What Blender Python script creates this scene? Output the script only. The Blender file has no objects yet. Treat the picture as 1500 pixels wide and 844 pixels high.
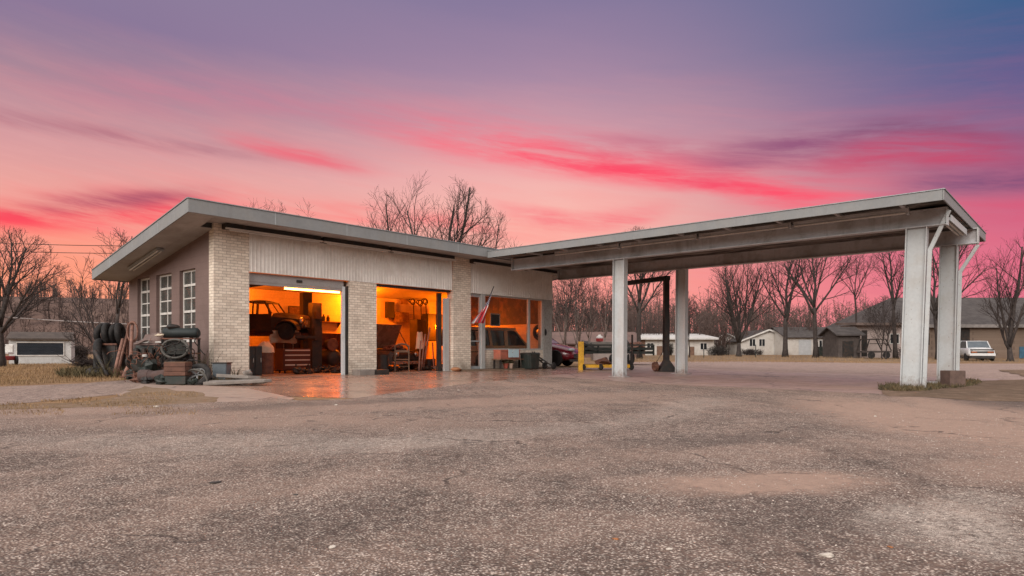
import bpy, bmesh, math, random
from mathutils import Vector, Matrix, noise
from mathutils.geometry import tessellate_polygon
R = math.radians
col = bpy.context.scene.collection
sc = bpy.context.scene

# ------------------------------------------------------------------ camera
F, CX, HY, H = 958.0, 750.0, 511.0, 1.0          # focal length, centre column, horizon row (photo pixels), eye height
YAW = math.atan(850 / 958.0)
cs, sn = math.cos(YAW), math.sin(YAW)
camd = bpy.data.cameras.new('camera'); cam = bpy.data.objects.new('camera', camd); col.objects.link(cam)
cam.location = (0, 0, H); cam.rotation_euler = (R(90), 0, YAW - R(90))
camd.sensor_width = 36; camd.lens = 36 * F / 1500; camd.shift_y = (HY - 422) / 1500
camd.clip_end = 2000; camd.clip_start = 0.05
sc.camera = cam

def hz(x, y): return .16 * min(1, max(0, (y - 9) / 8.0))         # the lot rises a little towards the garage
def ray(px, py):
    t = (px - CX) / F
    return (cs + sn * t, sn - cs * t, (HY - py) / F)
def at(px, py, d): r = ray(px, py); return Vector((r[0] * d, r[1] * d, H + r[2] * d))
def gp(px, d): p = at(px, 511, d); p.z = hz(p.x, p.y); return p
def G(px, py):
    z = 0.0
    for _ in range(12):
        d = (H - z) * F / (py - HY); r = ray(px, py); z = hz(r[0] * d, r[1] * d)
    return Vector((r[0] * d, r[1] * d, z))
def FY(px, py, Y): r = ray(px, py); d = Y / r[1]; return Vector((r[0] * d, Y, H + r[2] * d))
def FX(px, py, X): r = ray(px, py); d = X / r[0]; return Vector((X, r[1] * d, H + r[2] * d))
FACE = YAW - R(90)                                               # z rotation whose local -Y looks at the camera

# ------------------------------------------------------------------ object helpers
def tag(o, label=None, cat=None, group=None, kind=None):
    if label: o['label'] = label
    if cat: o['category'] = cat
    if group: o['group'] = group
    if kind: o['kind'] = kind
    return o
def empty(name, loc=(0, 0, 0), rz=0):
    o = bpy.data.objects.new(name, None); col.objects.link(o)
    o.location = loc; o.rotation_euler.z = rz; o.empty_display_size = .1
    return o
def thing(name, label, cat, loc=(0, 0, 0), group=None, rz=0):
    return tag(empty(name, loc, rz), label, cat, group)
def wloc(o):
    v = Vector((0, 0, 0))
    while o: v += o.location; o = o.parent
    return v
def copy_tree(o, parent=None):
    c = o.copy(); col.objects.link(c)
    if parent: c.parent = parent
    for ch in list(o.children): copy_tree(ch, c)
    return c

class MB:
    def __init__(s): s.v = []; s.f = []
    def add(s, vs, fs):
        b = len(s.v); s.v += [tuple(v) for v in vs]; s.f += [tuple(i + b for i in f) for f in fs]; return s
    def box(s, x0, x1, y0, y1, z0, z1):
        return s.add([(x, y, z) for z in (z0, z1) for y in (y0, y1) for x in (x0, x1)],
                     [(0, 2, 3, 1), (4, 5, 7, 6), (0, 1, 5, 4), (2, 6, 7, 3), (0, 4, 6, 2), (1, 3, 7, 5)])
    def obox(s, c, size, rz=0, rx=0, ry=0):
        m = Matrix.Rotation(rz, 3, 'Z') @ Matrix.Rotation(ry, 3, 'Y') @ Matrix.Rotation(rx, 3, 'X'); c = Vector(c)
        h = [q / 2 for q in size]
        vs = [c + m @ Vector((x * h[0], y * h[1], z * h[2])) for z in (-1, 1) for y in (-1, 1) for x in (-1, 1)]
        return s.add(vs, [(0, 2, 3, 1), (4, 5, 7, 6), (0, 1, 5, 4), (2, 6, 7, 3), (0, 4, 6, 2), (1, 3, 7, 5)])
    def prism(s, poly, axis, a, b):
        """poly: 2D outline; axis 'X': (y,z) swept in x; 'Y': (x,z); 'Z': (x,y)"""
        n = len(poly)
        put = {'X': lambda p, t: (t, p[0], p[1]), 'Y': lambda p, t: (p[0], t, p[1]), 'Z': lambda p, t: (p[0], p[1], t)}[axis]
        vs = [put(p, a) for p in poly] + [put(p, b) for p in poly]
        fs = [tuple(range(n)), tuple(range(2 * n - 1, n - 1, -1))] + [(i, i + n, (i + 1) % n + n, (i + 1) % n) for i in range(n)]
        return s.add(vs, fs)
    def tube(s, pts, r, n=8, caps=True):
        pts = [Vector(p) for p in pts]; m = len(pts)
        rs = r if isinstance(r, (list, tuple)) else [r] * m
        vs = []
        for i, p in enumerate(pts):
            d = (pts[min(i + 1, m - 1)] - pts[max(i - 1, 0)])
            if d.length < 1e-9: d = Vector((0, 0, 1))
            d.normalize()
            a = Vector((0, 0, 1)) if abs(d.z) < .9 else Vector((1, 0, 0))
            u = d.cross(a).normalized(); w = d.cross(u)
            for k in range(n):
                t = 2 * math.pi * k / n
                vs.append(p + (u * math.cos(t) + w * math.sin(t)) * rs[i])
        fs = [(i * n + k, i * n + (k + 1) % n, (i + 1) * n + (k + 1) % n, (i + 1) * n + k) for i in range(m - 1) for k in range(n)]
        if caps: fs += [tuple(range(n - 1, -1, -1)), tuple(range((m - 1) * n, m * n))]
        return s.add(vs, fs)
    def bar(s, a, b, w, h=None):
        a, b = Vector(a), Vector(b); h = h or w; d = (b - a).normalized()
        up = Vector((0, 0, 1)) if abs(d.z) < .95 else Vector((0, 1, 0))
        u = d.cross(up).normalized() * w / 2; v = u.normalized().cross(d).normalized() * h / 2
        vs = [q + x * u + y * v for q in (a, b) for x, y in ((-1, -1), (1, -1), (1, 1), (-1, 1))]
        return s.add(vs, [(3, 2, 1, 0), (4, 5, 6, 7), (0, 1, 5, 4), (1, 2, 6, 5), (2, 3, 7, 6), (3, 0, 4, 7)])
    def lathe(s, prof, c=(0, 0, 0), n=16, axis='Z', m=None):
        """prof: (radius, height) pairs"""
        c = Vector(c); k = len(prof); vs = []
        for r, h in prof:
            for i in range(n):
                t = 2 * math.pi * i / n; p = Vector((r * math.cos(t), r * math.sin(t), h))
                if axis == 'X': p = Vector((p.z, p.x, p.y))
                if axis == 'Y': p = Vector((p.y, p.z, p.x))
                if m: p = m @ p
                vs.append(c + p)
        fs = [(j * n + i, j * n + (i + 1) % n, (j + 1) * n + (i + 1) % n, (j + 1) * n + i) for j in range(k - 1) for i in range(n)]
        if prof[0][0] > 1e-6: fs.append(tuple(range(n - 1, -1, -1)))
        if prof[-1][0] > 1e-6: fs.append(tuple(range((k - 1) * n, k * n)))
        return s.add(vs, fs)
    def torus(s, c, Rr, r, n=24, k=10, m=None, sx=1, sy=1, flat=1):
        c = Vector(c); vs = []
        for i in range(n):
            t = 2 * math.pi * i / n
            for j in range(k):
                q = 2 * math.pi * j / k; rr = Rr + r * math.cos(q)
                p = Vector((rr * math.cos(t) * sx, rr * math.sin(t) * sy, r * math.sin(q) * flat))
                vs.append(c + (m @ p if m else p))
        fs = [(i * k + j, ((i + 1) % n) * k + j, ((i + 1) % n) * k + (j + 1) % k, i * k + (j + 1) % k) for i in range(n) for j in range(k)]
        return s.add(vs, fs)
    def loft(s, rings, caps=True):
        n = len(rings[0]); vs = [p for r in rings for p in r]
        fs = [(i * n + k, i * n + (k + 1) % n, (i + 1) * n + (k + 1) % n, (i + 1) * n + k) for i in range(len(rings) - 1) for k in range(n)]
        if caps: fs += [tuple(range(n - 1, -1, -1)), tuple(range((len(rings) - 1) * n, len(rings) * n))]
        return s.add(vs, fs)
    def grid(s, fn, nu, nv):
        vs = [fn(i / nu, j / nv) for j in range(nv + 1) for i in range(nu + 1)]
        return s.add(vs, [(j * (nu + 1) + i, j * (nu + 1) + i + 1, (j + 1) * (nu + 1) + i + 1, (j + 1) * (nu + 1) + i) for j in range(nv) for i in range(nu)])
    def blob(s, c, size, seed=0, rough=.25, n=10, k=7):
        rnd = random.Random(seed); o = Vector((rnd.random() * 50, seed, 3)); vs = []
        for j in range(k + 1):
            ph = math.pi * j / k
            for i in range(n):
                t = 2 * math.pi * i / n
                p = Vector((math.sin(ph) * math.cos(t), math.sin(ph) * math.sin(t), math.cos(ph)))
                q = 1 + rough * noise.noise(p * 1.6 + o)
                vs.append((c[0] + p.x * q * size[0], c[1] + p.y * q * size[1], c[2] + p.z * q * size[2]))
        return s.add(vs, [(j * n + i, (j + 1) * n + i, (j + 1) * n + (i + 1) % n, j * n + (i + 1) % n) for j in range(k) for i in range(n)])
    def jitter(s, a, f=3, seed=0):
        o = Vector((seed * 3.7, 1, 2))
        s.v = [tuple(Vector(v) + a * Vector(noise.noise_vector(Vector(v) * f + o))) for v in s.v]; return s
    def build(s, name, m, parent=None, smooth=False, bevel=0, local=False, sub=0):
        me = bpy.data.meshes.new(name)
        off = Vector((0, 0, 0)) if local or not parent else wloc(parent)
        me.from_pydata([(v[0] - off.x, v[1] - off.y, v[2] - off.z) for v in s.v], [], s.f)
        bm = bmesh.new(); bm.from_mesh(me)
        if len(s.f) < 40000: bmesh.ops.recalc_face_normals(bm, faces=bm.faces)
        bm.to_mesh(me); bm.free()
        me.materials.append(m)
        if smooth: me.shade_smooth()
        o = bpy.data.objects.new(name, me); col.objects.link(o)
        if parent: o.parent = parent
        if bevel:
            b = o.modifiers.new('bevel', 'BEVEL'); b.width = bevel; b.segments = 2; b.limit_method = 'ANGLE'; b.angle_limit = R(40)
        if sub:
            b = o.modifiers.new('sub', 'SUBSURF'); b.levels = b.render_levels = sub
        return o

# ------------------------------------------------------------------ material helpers
def lin(r, g, b):
    f = lambda c: (c / 255 / 12.92) if c / 255 <= .04045 else ((c / 255 + .055) / 1.055) ** 2.4
    return (f(r), f(g), f(b), 1)
class NT:
    def __init__(s, tree): s.t = tree; s.l = tree.links
    def n(s, typ, ins=None, **props):
        nd = s.t.nodes.new(typ)
        for k, v in props.items(): setattr(nd, k, v)
        for k, v in (ins or {}).items():
            so = nd.inputs[k]
            if isinstance(v, bpy.types.NodeSocket): s.l.new(v, so)
            elif isinstance(v, (tuple, list)) and so.type == 'RGBA' and len(v) == 3: so.default_value = (*v, 1)
            else: so.default_value = v
        return nd
    def m(s, op, a, b=0.0, c=None, clamp=False):
        nd = s.t.nodes.new('ShaderNodeMath'); nd.operation = op; nd.use_clamp = clamp
        for i, v in enumerate((a, b, c)):
            if v is None: continue
            if isinstance(v, bpy.types.NodeSocket): s.l.new(v, nd.inputs[i])
            else: nd.inputs[i].default_value = v
        return nd.outputs[0]
    def mix(s, f, a, b, blend='MIX'):
        nd = s.t.nodes.new('ShaderNodeMix'); nd.data_type = 'RGBA'; nd.blend_type = blend
        for so, v in ((nd.inputs[0], f), (nd.inputs[6], a), (nd.inputs[7], b)):
            if isinstance(v, bpy.types.NodeSocket): s.l.new(v, so)
            elif so.type == 'RGBA': so.default_value = (*v[:3], 1)
            else: so.default_value = v
        return nd.outputs[2]
    def ramp(s, f, stops):
        nd = s.t.nodes.new('ShaderNodeValToRGB'); e = nd.color_ramp.elements
        while len(e) > 1: e.remove(e[-1])
        for i, (p, c) in enumerate(stops):
            x = e[0] if i == 0 else e.new(p)
            x.position = p; x.color = (c, c, c, 1) if isinstance(c, (int, float)) else (*c[:3], 1)
        s.l.new(f, nd.inputs[0]); return nd.outputs[0]
    def noise(s, vec, scale, detail=4, rough=.55, dist=0):
        return s.n('ShaderNodeTexNoise', {'Vector': vec, 'Scale': scale, 'Detail': detail, 'Roughness': rough, 'Distortion': dist}).outputs['Fac']
    def mapr(s, f, a, b, c=0.0, d=1.0):
        return s.n('ShaderNodeMapRange', {0: f, 1: a, 2: b, 3: c, 4: d}).outputs[0]
def new_mat(name):
    m = bpy.data.materials.new(name); m.use_nodes = True; m.node_tree.nodes.clear()
    t = NT(m.node_tree); out = t.n('ShaderNodeOutputMaterial')
    return m, t, out
def finish(t, out, color, rough=.6, metal=0, bump=None, bstr=.3, bdist=.02, spec=.4, coat=0):
    b = t.n('ShaderNodeBsdfPrincipled', {'Metallic': metal, 'Specular IOR Level': spec, 'Coat Weight': coat})
    for k, v in (('Base Color', color), ('Roughness', rough)):
        if isinstance(v, bpy.types.NodeSocket): t.l.new(v, b.inputs[k])
        else: b.inputs[k].default_value = (*v[:3], 1) if k == 'Base Color' else v
    if bump is not None:
        bp = t.n('ShaderNodeBump', {'Height': bump, 'Strength': bstr, 'Distance': bdist}); t.l.new(bp.outputs[0], b.inputs['Normal'])
    t.l.new(b.outputs[0], out.inputs[0]); return b
MC = {}
def mat(name, c, rough=.6, var=.25, scale=3.0, metal=0, bump=.15, stain=None, sscale=2.0, samt=.5, spec=.4, coat=0, grain=.12, streak=0, rustfoot=0):
    if name in MC: return MC[name]
    m, t, out = new_mat(name)
    tc = t.n('ShaderNodeTexCoord').outputs['Object']
    n1 = t.noise(tc, scale, 5, .6)
    k = t.mapr(n1, .3, .7, 1 - var, 1 + var)
    cc = t.mix(1.0, c, t.n('ShaderNodeCombineColor', {0: k, 1: k, 2: k}).outputs[0], 'MULTIPLY')
    n2 = t.noise(tc, scale * 14, 3, .6)
    k2 = t.mapr(n2, .3, .7, 1 - grain, 1 + grain)
    cc = t.mix(1.0, cc, t.n('ShaderNodeCombineColor', {0: k2, 1: k2, 2: k2}).outputs[0], 'MULTIPLY')
    if stain:
        ns = t.noise(tc, sscale, 6, .65, .4)
        f = t.m('MULTIPLY', t.mapr(ns, .48, .62), samt)
        cc = t.mix(f, cc, stain)
    if streak or rustfoot:
        pos = t.n('ShaderNodeNewGeometry').outputs['Position']; px_, py_, pz_ = t.n('ShaderNodeSeparateXYZ', {0: pos}).outputs
        sv = t.n('ShaderNodeCombineXYZ', {0: t.m('MULTIPLY', px_, 7.0), 1: t.m('MULTIPLY', py_, 7.0), 2: t.m('MULTIPLY', pz_, .8)}).outputs[0]
        sk = t.m('MULTIPLY', t.mapr(t.noise(sv, 1.0, 5, .7), .50, .68), streak)
        cc = t.mix(t.m('MULTIPLY', sk, t.mapr(t.noise(pos, .8, 3), .38, .6)), cc, (.17, .155, .145))
        if rustfoot:
            rf_ = t.m('MULTIPLY', t.mapr(t.m('ADD', pz_, t.mapr(t.noise(pos, 9, 5, .7), .3, .7, -.18, .18)), .30, .05), rustfoot)
            cc = t.mix(rf_, cc, (.15, .075, .05))
            chip = t.mapr(t.noise(pos, 16, 4, .6), .665, .69); cc = t.mix(t.m('MULTIPLY', chip, .75), cc, (.17, .085, .055))
    rr = t.mapr(n1, .3, .7, max(.03, rough - .08), min(1, rough + .08))
    finish(t, out, cc, rr, metal, n2 if bump else None, bump, .01, spec, coat)
    MC[name] = m; return m
def glow(name, c, strength):
    if name in MC: return MC[name]
    m, t, out = new_mat(name)
    e = t.n('ShaderNodeEmission', {'Color': (*c, 1), 'Strength': strength}); t.l.new(e.outputs[0], out.inputs[0])
    MC[name] = m; return m
def glass(name, tint, body=(.02, .02, .02), dirt=.1, rough=.03, gl=1.0):
    """thin pane: clear part + film of dirt and painted reflection + Fresnel reflection"""
    if name in MC: return MC[name]
    m, t, out = new_mat(name)
    tc = t.n('ShaderNodeTexCoord').outputs['Object']
    d = t.m('MULTIPLY', t.mapr(t.noise(tc, 2.2, 5, .7), .25, .75, .5, 1.5), dirt, clamp=True)
    tr = t.n('ShaderNodeBsdfTransparent', {'Color': (*tint, 1)}).outputs[0]
    df = t.n('ShaderNodeBsdfDiffuse', {'Color': (*body, 1)}).outputs[0]
    a = t.n('ShaderNodeMixShader', {0: d, 1: tr, 2: df}).outputs[0]
    bp = t.n('ShaderNodeBump', {'Height': t.noise(tc, .9, 2), 'Strength': .12, 'Distance': .05}).outputs[0]
    g = t.n('ShaderNodeBsdfGlossy', {'Roughness': rough, 'Normal': bp}).outputs[0]
    fac = t.n('ShaderNodeLayerWeight', {'Blend': .5}).outputs['Facing']
    fr = t.m('MULTIPLY', t.m('ADD', .04, t.m('MULTIPLY', t.m('POWER', fac, 5), .9)), gl, clamp=True)
    x = t.n('ShaderNodeMixShader', {0: fr, 1: a, 2: g}).outputs[0]
    t.l.new(x, out.inputs[0]); MC[name] = m; return m

# ------------------------------------------------------------------ sky
w = bpy.data.worlds.new('World'); sc.world = w; w.use_nodes = True; w.node_tree.nodes.clear()
def make_sky():
    t = NT(w.node_tree)
    g = t.n('ShaderNodeTexCoord').outputs['Generated']
    xyz = t.n('ShaderNodeSeparateXYZ', {0: g})
    dx, dy, dz = xyz.outputs
    fx = t.m('ADD', t.m('MULTIPLY', dx, cs), t.m('MULTIPLY', dy, sn))
    rx = t.m('SUBTRACT', t.m('MULTIPLY', dx, sn), t.m('MULTIPLY', dy, cs))
    th = t.m('MULTIPLY', t.m('ARCTAN2', rx, fx), 57.2958)        # azimuth, degrees from the sunset axis
    ph = t.m('MULTIPLY', t.m('ARCSINE', dz), 57.2958)            # elevation, degrees
    # stretched noise in direction space
    def nz(sx, sy, detail=5, off=0.0, rough=.55):
        v = t.n('ShaderNodeCombineXYZ', {0: t.m('MULTIPLY', th, sx), 1: t.m('MULTIPLY', t.m('ADD', ph, t.m('MULTIPLY', th, .13)), sy), 2: off}).outputs[0]
        return t.noise(v, 1.0, detail, rough, .3)
    n_big = nz(.035, .16, 4, 1.3); n_fine = nz(.06, .5, 6, 7.1, .6); n_mid = nz(.05, .3, 5, 4.4); n_wisp = nz(.11, .9, 7, 2.6, .65)
    ph2 = t.m('ADD', ph, t.m('MULTIPLY', t.m('SUBTRACT', n_big, .5), 3.0))
    f = t.m('DIVIDE', ph2, 60.0, clamp=True)
    P = lambda *st: t.ramp(f, [(a / 60, lin(*c)) for a, c in st])
    left = P((0, (255, 168, 124)), (5.2, (255, 158, 124)), (8, (253, 158, 138)), (10.5, (243, 168, 156)), (14.4, (216, 157, 160)), (18.7, (168, 135, 152)), (23, (138, 120, 153)), (40, (150, 140, 165)))
    mid = P((0, (255, 160, 140)), (6.6, (255, 162, 148)), (10, (252, 186, 172)), (12.5, (248, 188, 178)), (15, (240, 176, 174)), (18, (214, 160, 169)), (23, (168, 138, 164)), (28, (136, 122, 157)), (42, (150, 142, 165)))
    right = P((0, (244, 138, 150)), (5.2, (230, 114, 138)), (9, (206, 104, 134)), (12, (172, 102, 136)), (14.4, (140, 104, 142)), (18.7, (88, 93, 142)), (23, (58, 95, 140)), (40, (110, 120, 155)))
    a = t.mapr(th, -34, 4); a.node.interpolation_type = 'SMOOTHSTEP'
    b = t.mapr(th, 2, 42); b.node.interpolation_type = 'SMOOTHSTEP'
    c = t.mix(b, t.mix(a, left, mid), right)
    # soft banding
    c = t.mix(t.m('MULTIPLY', t.m('MULTIPLY', t.mapr(n_fine, .48, .72), t.mapr(ph, 24, 8)), .4), c, t.mix(b, lin(255, 150, 148), lin(205, 90, 125)))
    def streak(pts, up, dn, t0, t1, fade, colr, amt, wob=1.2, off=0.0):
        """band through three photo points, soft above, sharper below, seen from azimuth t0 to t1"""
        q = []
        for px, py in pts:
            T = math.degrees(math.atan((px - CX) / F)); q.append((T, math.degrees(math.atan((HY - py) / F * math.cos(R(T))))))
        (x0, y0), (x1, y1), (x2, y2) = q
        A = ((y2 - y0) / (x2 - x0) - (y1 - y0) / (x1 - x0)) / (x2 - x1); B = (y1 - y0) / (x1 - x0) - A * (x0 + x1); C = y0 - A * x0 * x0 - B * x0
        line = t.m('ADD', t.m('MULTIPLY', t.m('ADD', t.m('MULTIPLY', th, A), B), th), C)
        d = t.m('SUBTRACT', t.m('ADD', ph, t.m('MULTIPLY', t.m('SUBTRACT', n_mid, .5), wob * 2)), line)
        pu = t.m('MAXIMUM', d, 0); pd = t.m('MINIMUM', d, 0)
        e = t.m('ADD', t.m('POWER', t.m('DIVIDE', pu, up), 2), t.m('POWER', t.m('DIVIDE', pd, dn), 2))
        g_ = t.m('EXPONENT', t.m('MULTIPLY', e, -1))
        s0 = t.mapr(th, t0 - fade, t0 + fade); s0.node.interpolation_type = 'SMOOTHSTEP'
        s1 = t.mapr(th, t1 + fade, t1 - fade); s1.node.interpolation_type = 'SMOOTHSTEP'
        front = t.m('GREATER_THAN', fx, 0)
        k = t.m('MULTIPLY', t.m('MULTIPLY', g_, t.m('MULTIPLY', s0, s1)), t.m('MULTIPLY', front, amt))
        k = t.m('MULTIPLY', k, t.mapr(n_wisp, .34, .62, .25, 1.12), clamp=True)
        return lambda base: t.mix(k, base, lin(*colr))
    n_cir = nz(.16, 1.5, 8, 9.3, .68)
    c = t.mix(t.m('MULTIPLY', t.mapr(n_cir, .46, .74), t.m('MULTIPLY', t.mapr(ph, 24, 12), .15)), c, t.mix(b, lin(255, 192, 186), lin(206, 120, 150)))
    S = [
        streak([(0, 172), (250, 212), (420, 232)], .55, .5, -42, -21, 5, (176, 112, 128), .75, .5),
        streak([(300, 192), (440, 228), (560, 250)], .8, .6, -23, -13, 4, (238, 112, 126), .8, .6),
        streak([(100, 130), (380, 150), (640, 180)], 1.6, 1.2, -34, -8, 8, (206, 130, 150), .5, 1),
        streak([(-20, 318), (130, 312), (300, 305)], 1.3, 1.3, -50, -24, 6, (255, 72, 92), .85, .8),
        streak([(60, 300), (170, 296), (280, 288)], .7, .6, -36, -26, 4, (150, 84, 108), .7, .7),
        streak([(480, 318), (620, 330), (760, 338)], 1.3, 1.0, -20, 2, 8, (255, 108, 112), .5, 1),
        streak([(780, 318), (860, 326), (940, 318)], .9, .7, 0, 12, 4, (250, 96, 116), .75, .8),
        streak([(600, 196), (850, 236), (1150, 284)], 2.1, 1.2, -9, 30, 9, (255, 104, 124), .85, .8),
        streak([(760, 222), (960, 256), (1200, 292)], .9, .8, 1, 25, 7, (255, 72, 100), .75, .7),
        streak([(900, 215), (1060, 232), (1180, 252)], 1.1, 1.0, 6, 24, 5, (160, 104, 132), .4, 1),
        streak([(1080, 232), (1220, 208), (1420, 196)], 1.6, 1.5, 18, 40, 6, (146, 84, 122), .8, 1.2),
        streak([(1230, 236), (1340, 216), (1460, 222)], 1.3, 1.4, 26, 37, 4, (206, 74, 106), .85, 1),
        streak([(1240, 192), (1300, 184), (1400, 190)], .5, .6, 27, 35, 3, (112, 76, 112), .55, .6),
        streak([(1340, 280), (1440, 268), (1560, 262)], 1.3, .9, 31, 46, 4, (100, 74, 116), .7, .9),
        streak([(1330, 320), (1440, 308), (1560, 306)], .9, 1.4, 30, 48, 4, (226, 80, 112), .45, .7),
    ]
    for s_ in S: c = s_(c)
    # the rest of the sky dome, behind the viewer: pale dusk cloud
    back = t.mapr(t.m('ABSOLUTE', th), 44, 76); back.node.interpolation_type = 'SMOOTHSTEP'
    top = t.mapr(ph, 30, 55); top.node.interpolation_type = 'SMOOTHSTEP'
    kk = t.m('MAXIMUM', back, top)
    pale = t.mix(n_mid, (1.12, 1.04, 1.0), (1.4, 1.32, 1.3))
    low = t.mapr(ph, 5, 17); low.node.interpolation_type = 'SMOOTHSTEP'
    pale = t.mix(t.m('MULTIPLY', back, t.m('SUBTRACT', 1.0, low)), pale, (.09, .075, .07))
    c = t.mix(kk, c, pale)
    bg = t.n('ShaderNodeBackground', {'Color': c, 'Strength': 1.0})
    out = t.n('ShaderNodeOutputWorld'); t.l.new(bg.outputs[0], out.inputs[0])
make_sky()
w.cycles.sampling_method = 'MANUAL'; w.cycles.sample_map_resolution = 1024
sd = bpy.data.lights.new('sun', 'SUN'); so = bpy.data.objects.new('sun', sd); col.objects.link(so)
sd.energy = 2.5; sd.angle = R(40); sd.color = (1, .93, .86)
so.rotation_euler = (R(64), 0, YAW - R(90) + R(-25))
# ------------------------------------------------------------------ ground
def gravel_mat(name, stone, binder, dust, dust_amt, patches=(), grain=58.0, bstr=.9, dark_patches=(), pale_patches=()):
    m, t, out = new_mat(name)
    pos = t.n('ShaderNodeNewGeometry').outputs['Position']
    warp = t.n('ShaderNodeVectorMath', {0: pos, 1: t.n('ShaderNodeVectorMath', {0: t.n('ShaderNodeTexNoise', {'Vector': pos, 'Scale': 6.0, 'Detail': 2}).outputs['Color'], 3: .05}, operation='SCALE').outputs[0]}, operation='ADD').outputs[0]
    v1 = t.n('ShaderNodeTexVoronoi', {'Vector': warp, 'Scale': grain, 'Randomness': 1.0})
    v2 = t.n('ShaderNodeTexVoronoi', {'Vector': warp, 'Scale': grain * .42, 'Randomness': 1.0})
    c1 = t.n('ShaderNodeSeparateColor', {0: v1.outputs['Color']}).outputs[0]
    c2 = t.n('ShaderNodeSeparateColor', {0: v2.outputs['Color']}).outputs[1]
    cell = t.mapr(v1.outputs['Distance'], .15, .62, 1, 0)         # stone tops high, gaps low
    cell2 = t.mapr(v2.outputs['Distance'], .1, .6, 1, 0)
    n0 = t.noise(pos, .22, 5, .6, .6); n1 = t.noise(pos, 1.1, 6, .65, .4); n2 = t.noise(pos, 7, 5, .7); n3 = t.noise(pos, 26, 4, .7)
    # stones of many tones in a darker binder, gap shade painted in too
    tone = t.ramp(c1, [(0, .22), (.3, .55), (.55, .85), (.8, 1.05), (1, 1.25)])
    st = t.mix(1.0, stone, tone, 'MULTIPLY')
    st = t.mix(t.mapr(c2, .86, .95), st, t.mix(.5, stone, (.62, .55, .48)))
    f = t.m('MULTIPLY', cell, t.mapr(n3, .3, .62, .45, 1.0), clamp=True)
    cc = t.mix(f, binder, st)
    mott = t.m('ADD', t.mapr(n2, .25, .75, -.24, .24), t.mapr(n1, .3, .7, -.16, .16))
    n9 = t.noise(pos, 14, 4, .65); mott = t.m('ADD', mott, t.mapr(n9, .3, .7, -.22, .2))
    px_, py_, pz_ = t.n('ShaderNodeSeparateXYZ', {0: pos}).outputs   # long scuffs where cars turn in
    rr_ = t.m('SQRT', t.m('ADD', t.m('POWER', t.m('ADD', px_, 14.0), 2), t.m('POWER', t.m('SUBTRACT', py_, 26.0), 2)))
    aa_ = t.m('ARCTAN2', t.m('SUBTRACT', py_, 26.0), t.m('ADD', px_, 14.0))
    tv = t.n('ShaderNodeCombineXYZ', {0: t.m('MULTIPLY', rr_, 2.6), 1: t.m('MULTIPLY', aa_, 5.0), 2: 0.0}).outputs[0]
    mott = t.m('ADD', mott, t.mapr(t.noise(tv, 1.0, 6, .65), .3, .7, -.2, .2))
    k = t.m('ADD', 1.0, t.m('ADD', mott, t.mapr(n3, .3, .7, -.14, .14)))
    cc = t.mix(1.0, cc, t.n('ShaderNodeCombineColor', {0: k, 1: k, 2: k}).outputs[0], 'MULTIPLY')
    # wind-blown reddish dust, thicker in drifts
    dn = t.m('ADD', t.m('MULTIPLY', n0, .6), t.m('MULTIPLY', n1, .4))
    df = t.m('MULTIPLY', t.mapr(dn, .46, .62), dust_amt)
    xyz = t.n('ShaderNodeSeparateXYZ', {0: t.n('ShaderNodeVectorMath', {0: pos, 1: t.n('ShaderNodeVectorMath', {0: t.n('ShaderNodeTexNoise', {'Vector': pos, 'Scale': .9, 'Detail': 5}).outputs['Color'], 1: (.5, .5, .5)}, operation='SUBTRACT').outputs[0]}, operation='ADD').outputs[0]}).outputs
    def ell(cx, cy, ax, ay, ang):
        ca, sa = math.cos(ang), math.sin(ang)
        X = t.m('SUBTRACT', xyz[0], cx); Y = t.m('SUBTRACT', xyz[1], cy)
        a = t.m('DIVIDE', t.m('ADD', t.m('MULTIPLY', X, ca), t.m('MULTIPLY', Y, sa)), ax)
        b = t.m('DIVIDE', t.m('SUBTRACT', t.m('MULTIPLY', Y, ca), t.m('MULTIPLY', X, sa)), ay)
        r = t.m('SQRT', t.m('ADD', t.m('MULTIPLY', a, a), t.m('MULTIPLY', b, b)))
        return t.mapr(t.m('ADD', r, t.mapr(n2, .3, .7, -.22, .22)), 1.15, .55)
    for (cx, cy, ax, ay, ang, amt) in patches:
        df = t.m('MAXIMUM', df, t.m('MULTIPLY', ell(cx, cy, ax, ay, ang), amt))
    dustc = t.mix(t.mapr(n2, .3, .7), dust, tuple(q * .78 for q in dust))
    dustc = t.mix(t.m('MULTIPLY', t.mapr(n3, .55, .7), .5), dustc, binder)
    cc = t.mix(df, cc, dustc)
    for (cx, cy, ax, ay, ang, amt) in dark_patches:
        cc = t.mix(t.m('MULTIPLY', ell(cx, cy, ax, ay, ang), amt), cc, (.075, .06, .054))
    for (cx, cy, ax, ay, ang, amt) in pale_patches:
        cc = t.mix(t.m('MULTIPLY', ell(cx, cy, ax, ay, ang), t.m('MULTIPLY', amt, t.mapr(n3, .3, .65))), cc, (.62, .53, .46))
    # cracks
    vc = t.n('ShaderNodeTexVoronoi', {'Vector': t.n('ShaderNodeVectorMath', {0: pos, 1: t.n('ShaderNodeVectorMath', {0: t.n('ShaderNodeTexNoise', {'Vector': pos, 'Scale': 1.6, 'Detail': 5}).outputs['Color'], 3: .9}, operation='SCALE').outputs[0]}, operation='ADD').outputs[0], 'Scale': .42}, feature='DISTANCE_TO_EDGE')
    cr = t.m('MULTIPLY', t.mapr(vc.outputs['Distance'], .014, .004), t.mapr(n1, .48, .6))
    cc = t.mix(t.m('MULTIPLY', cr, .7), cc, (.045, .036, .032))
    hgt = t.m('ADD', t.m('MULTIPLY', cell, .9), t.m('ADD', t.m('MULTIPLY', cell2, .55), t.m('ADD', t.m('MULTIPLY', n3, 1.2), t.m('MULTIPLY', n2, 2.0))))
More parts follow.
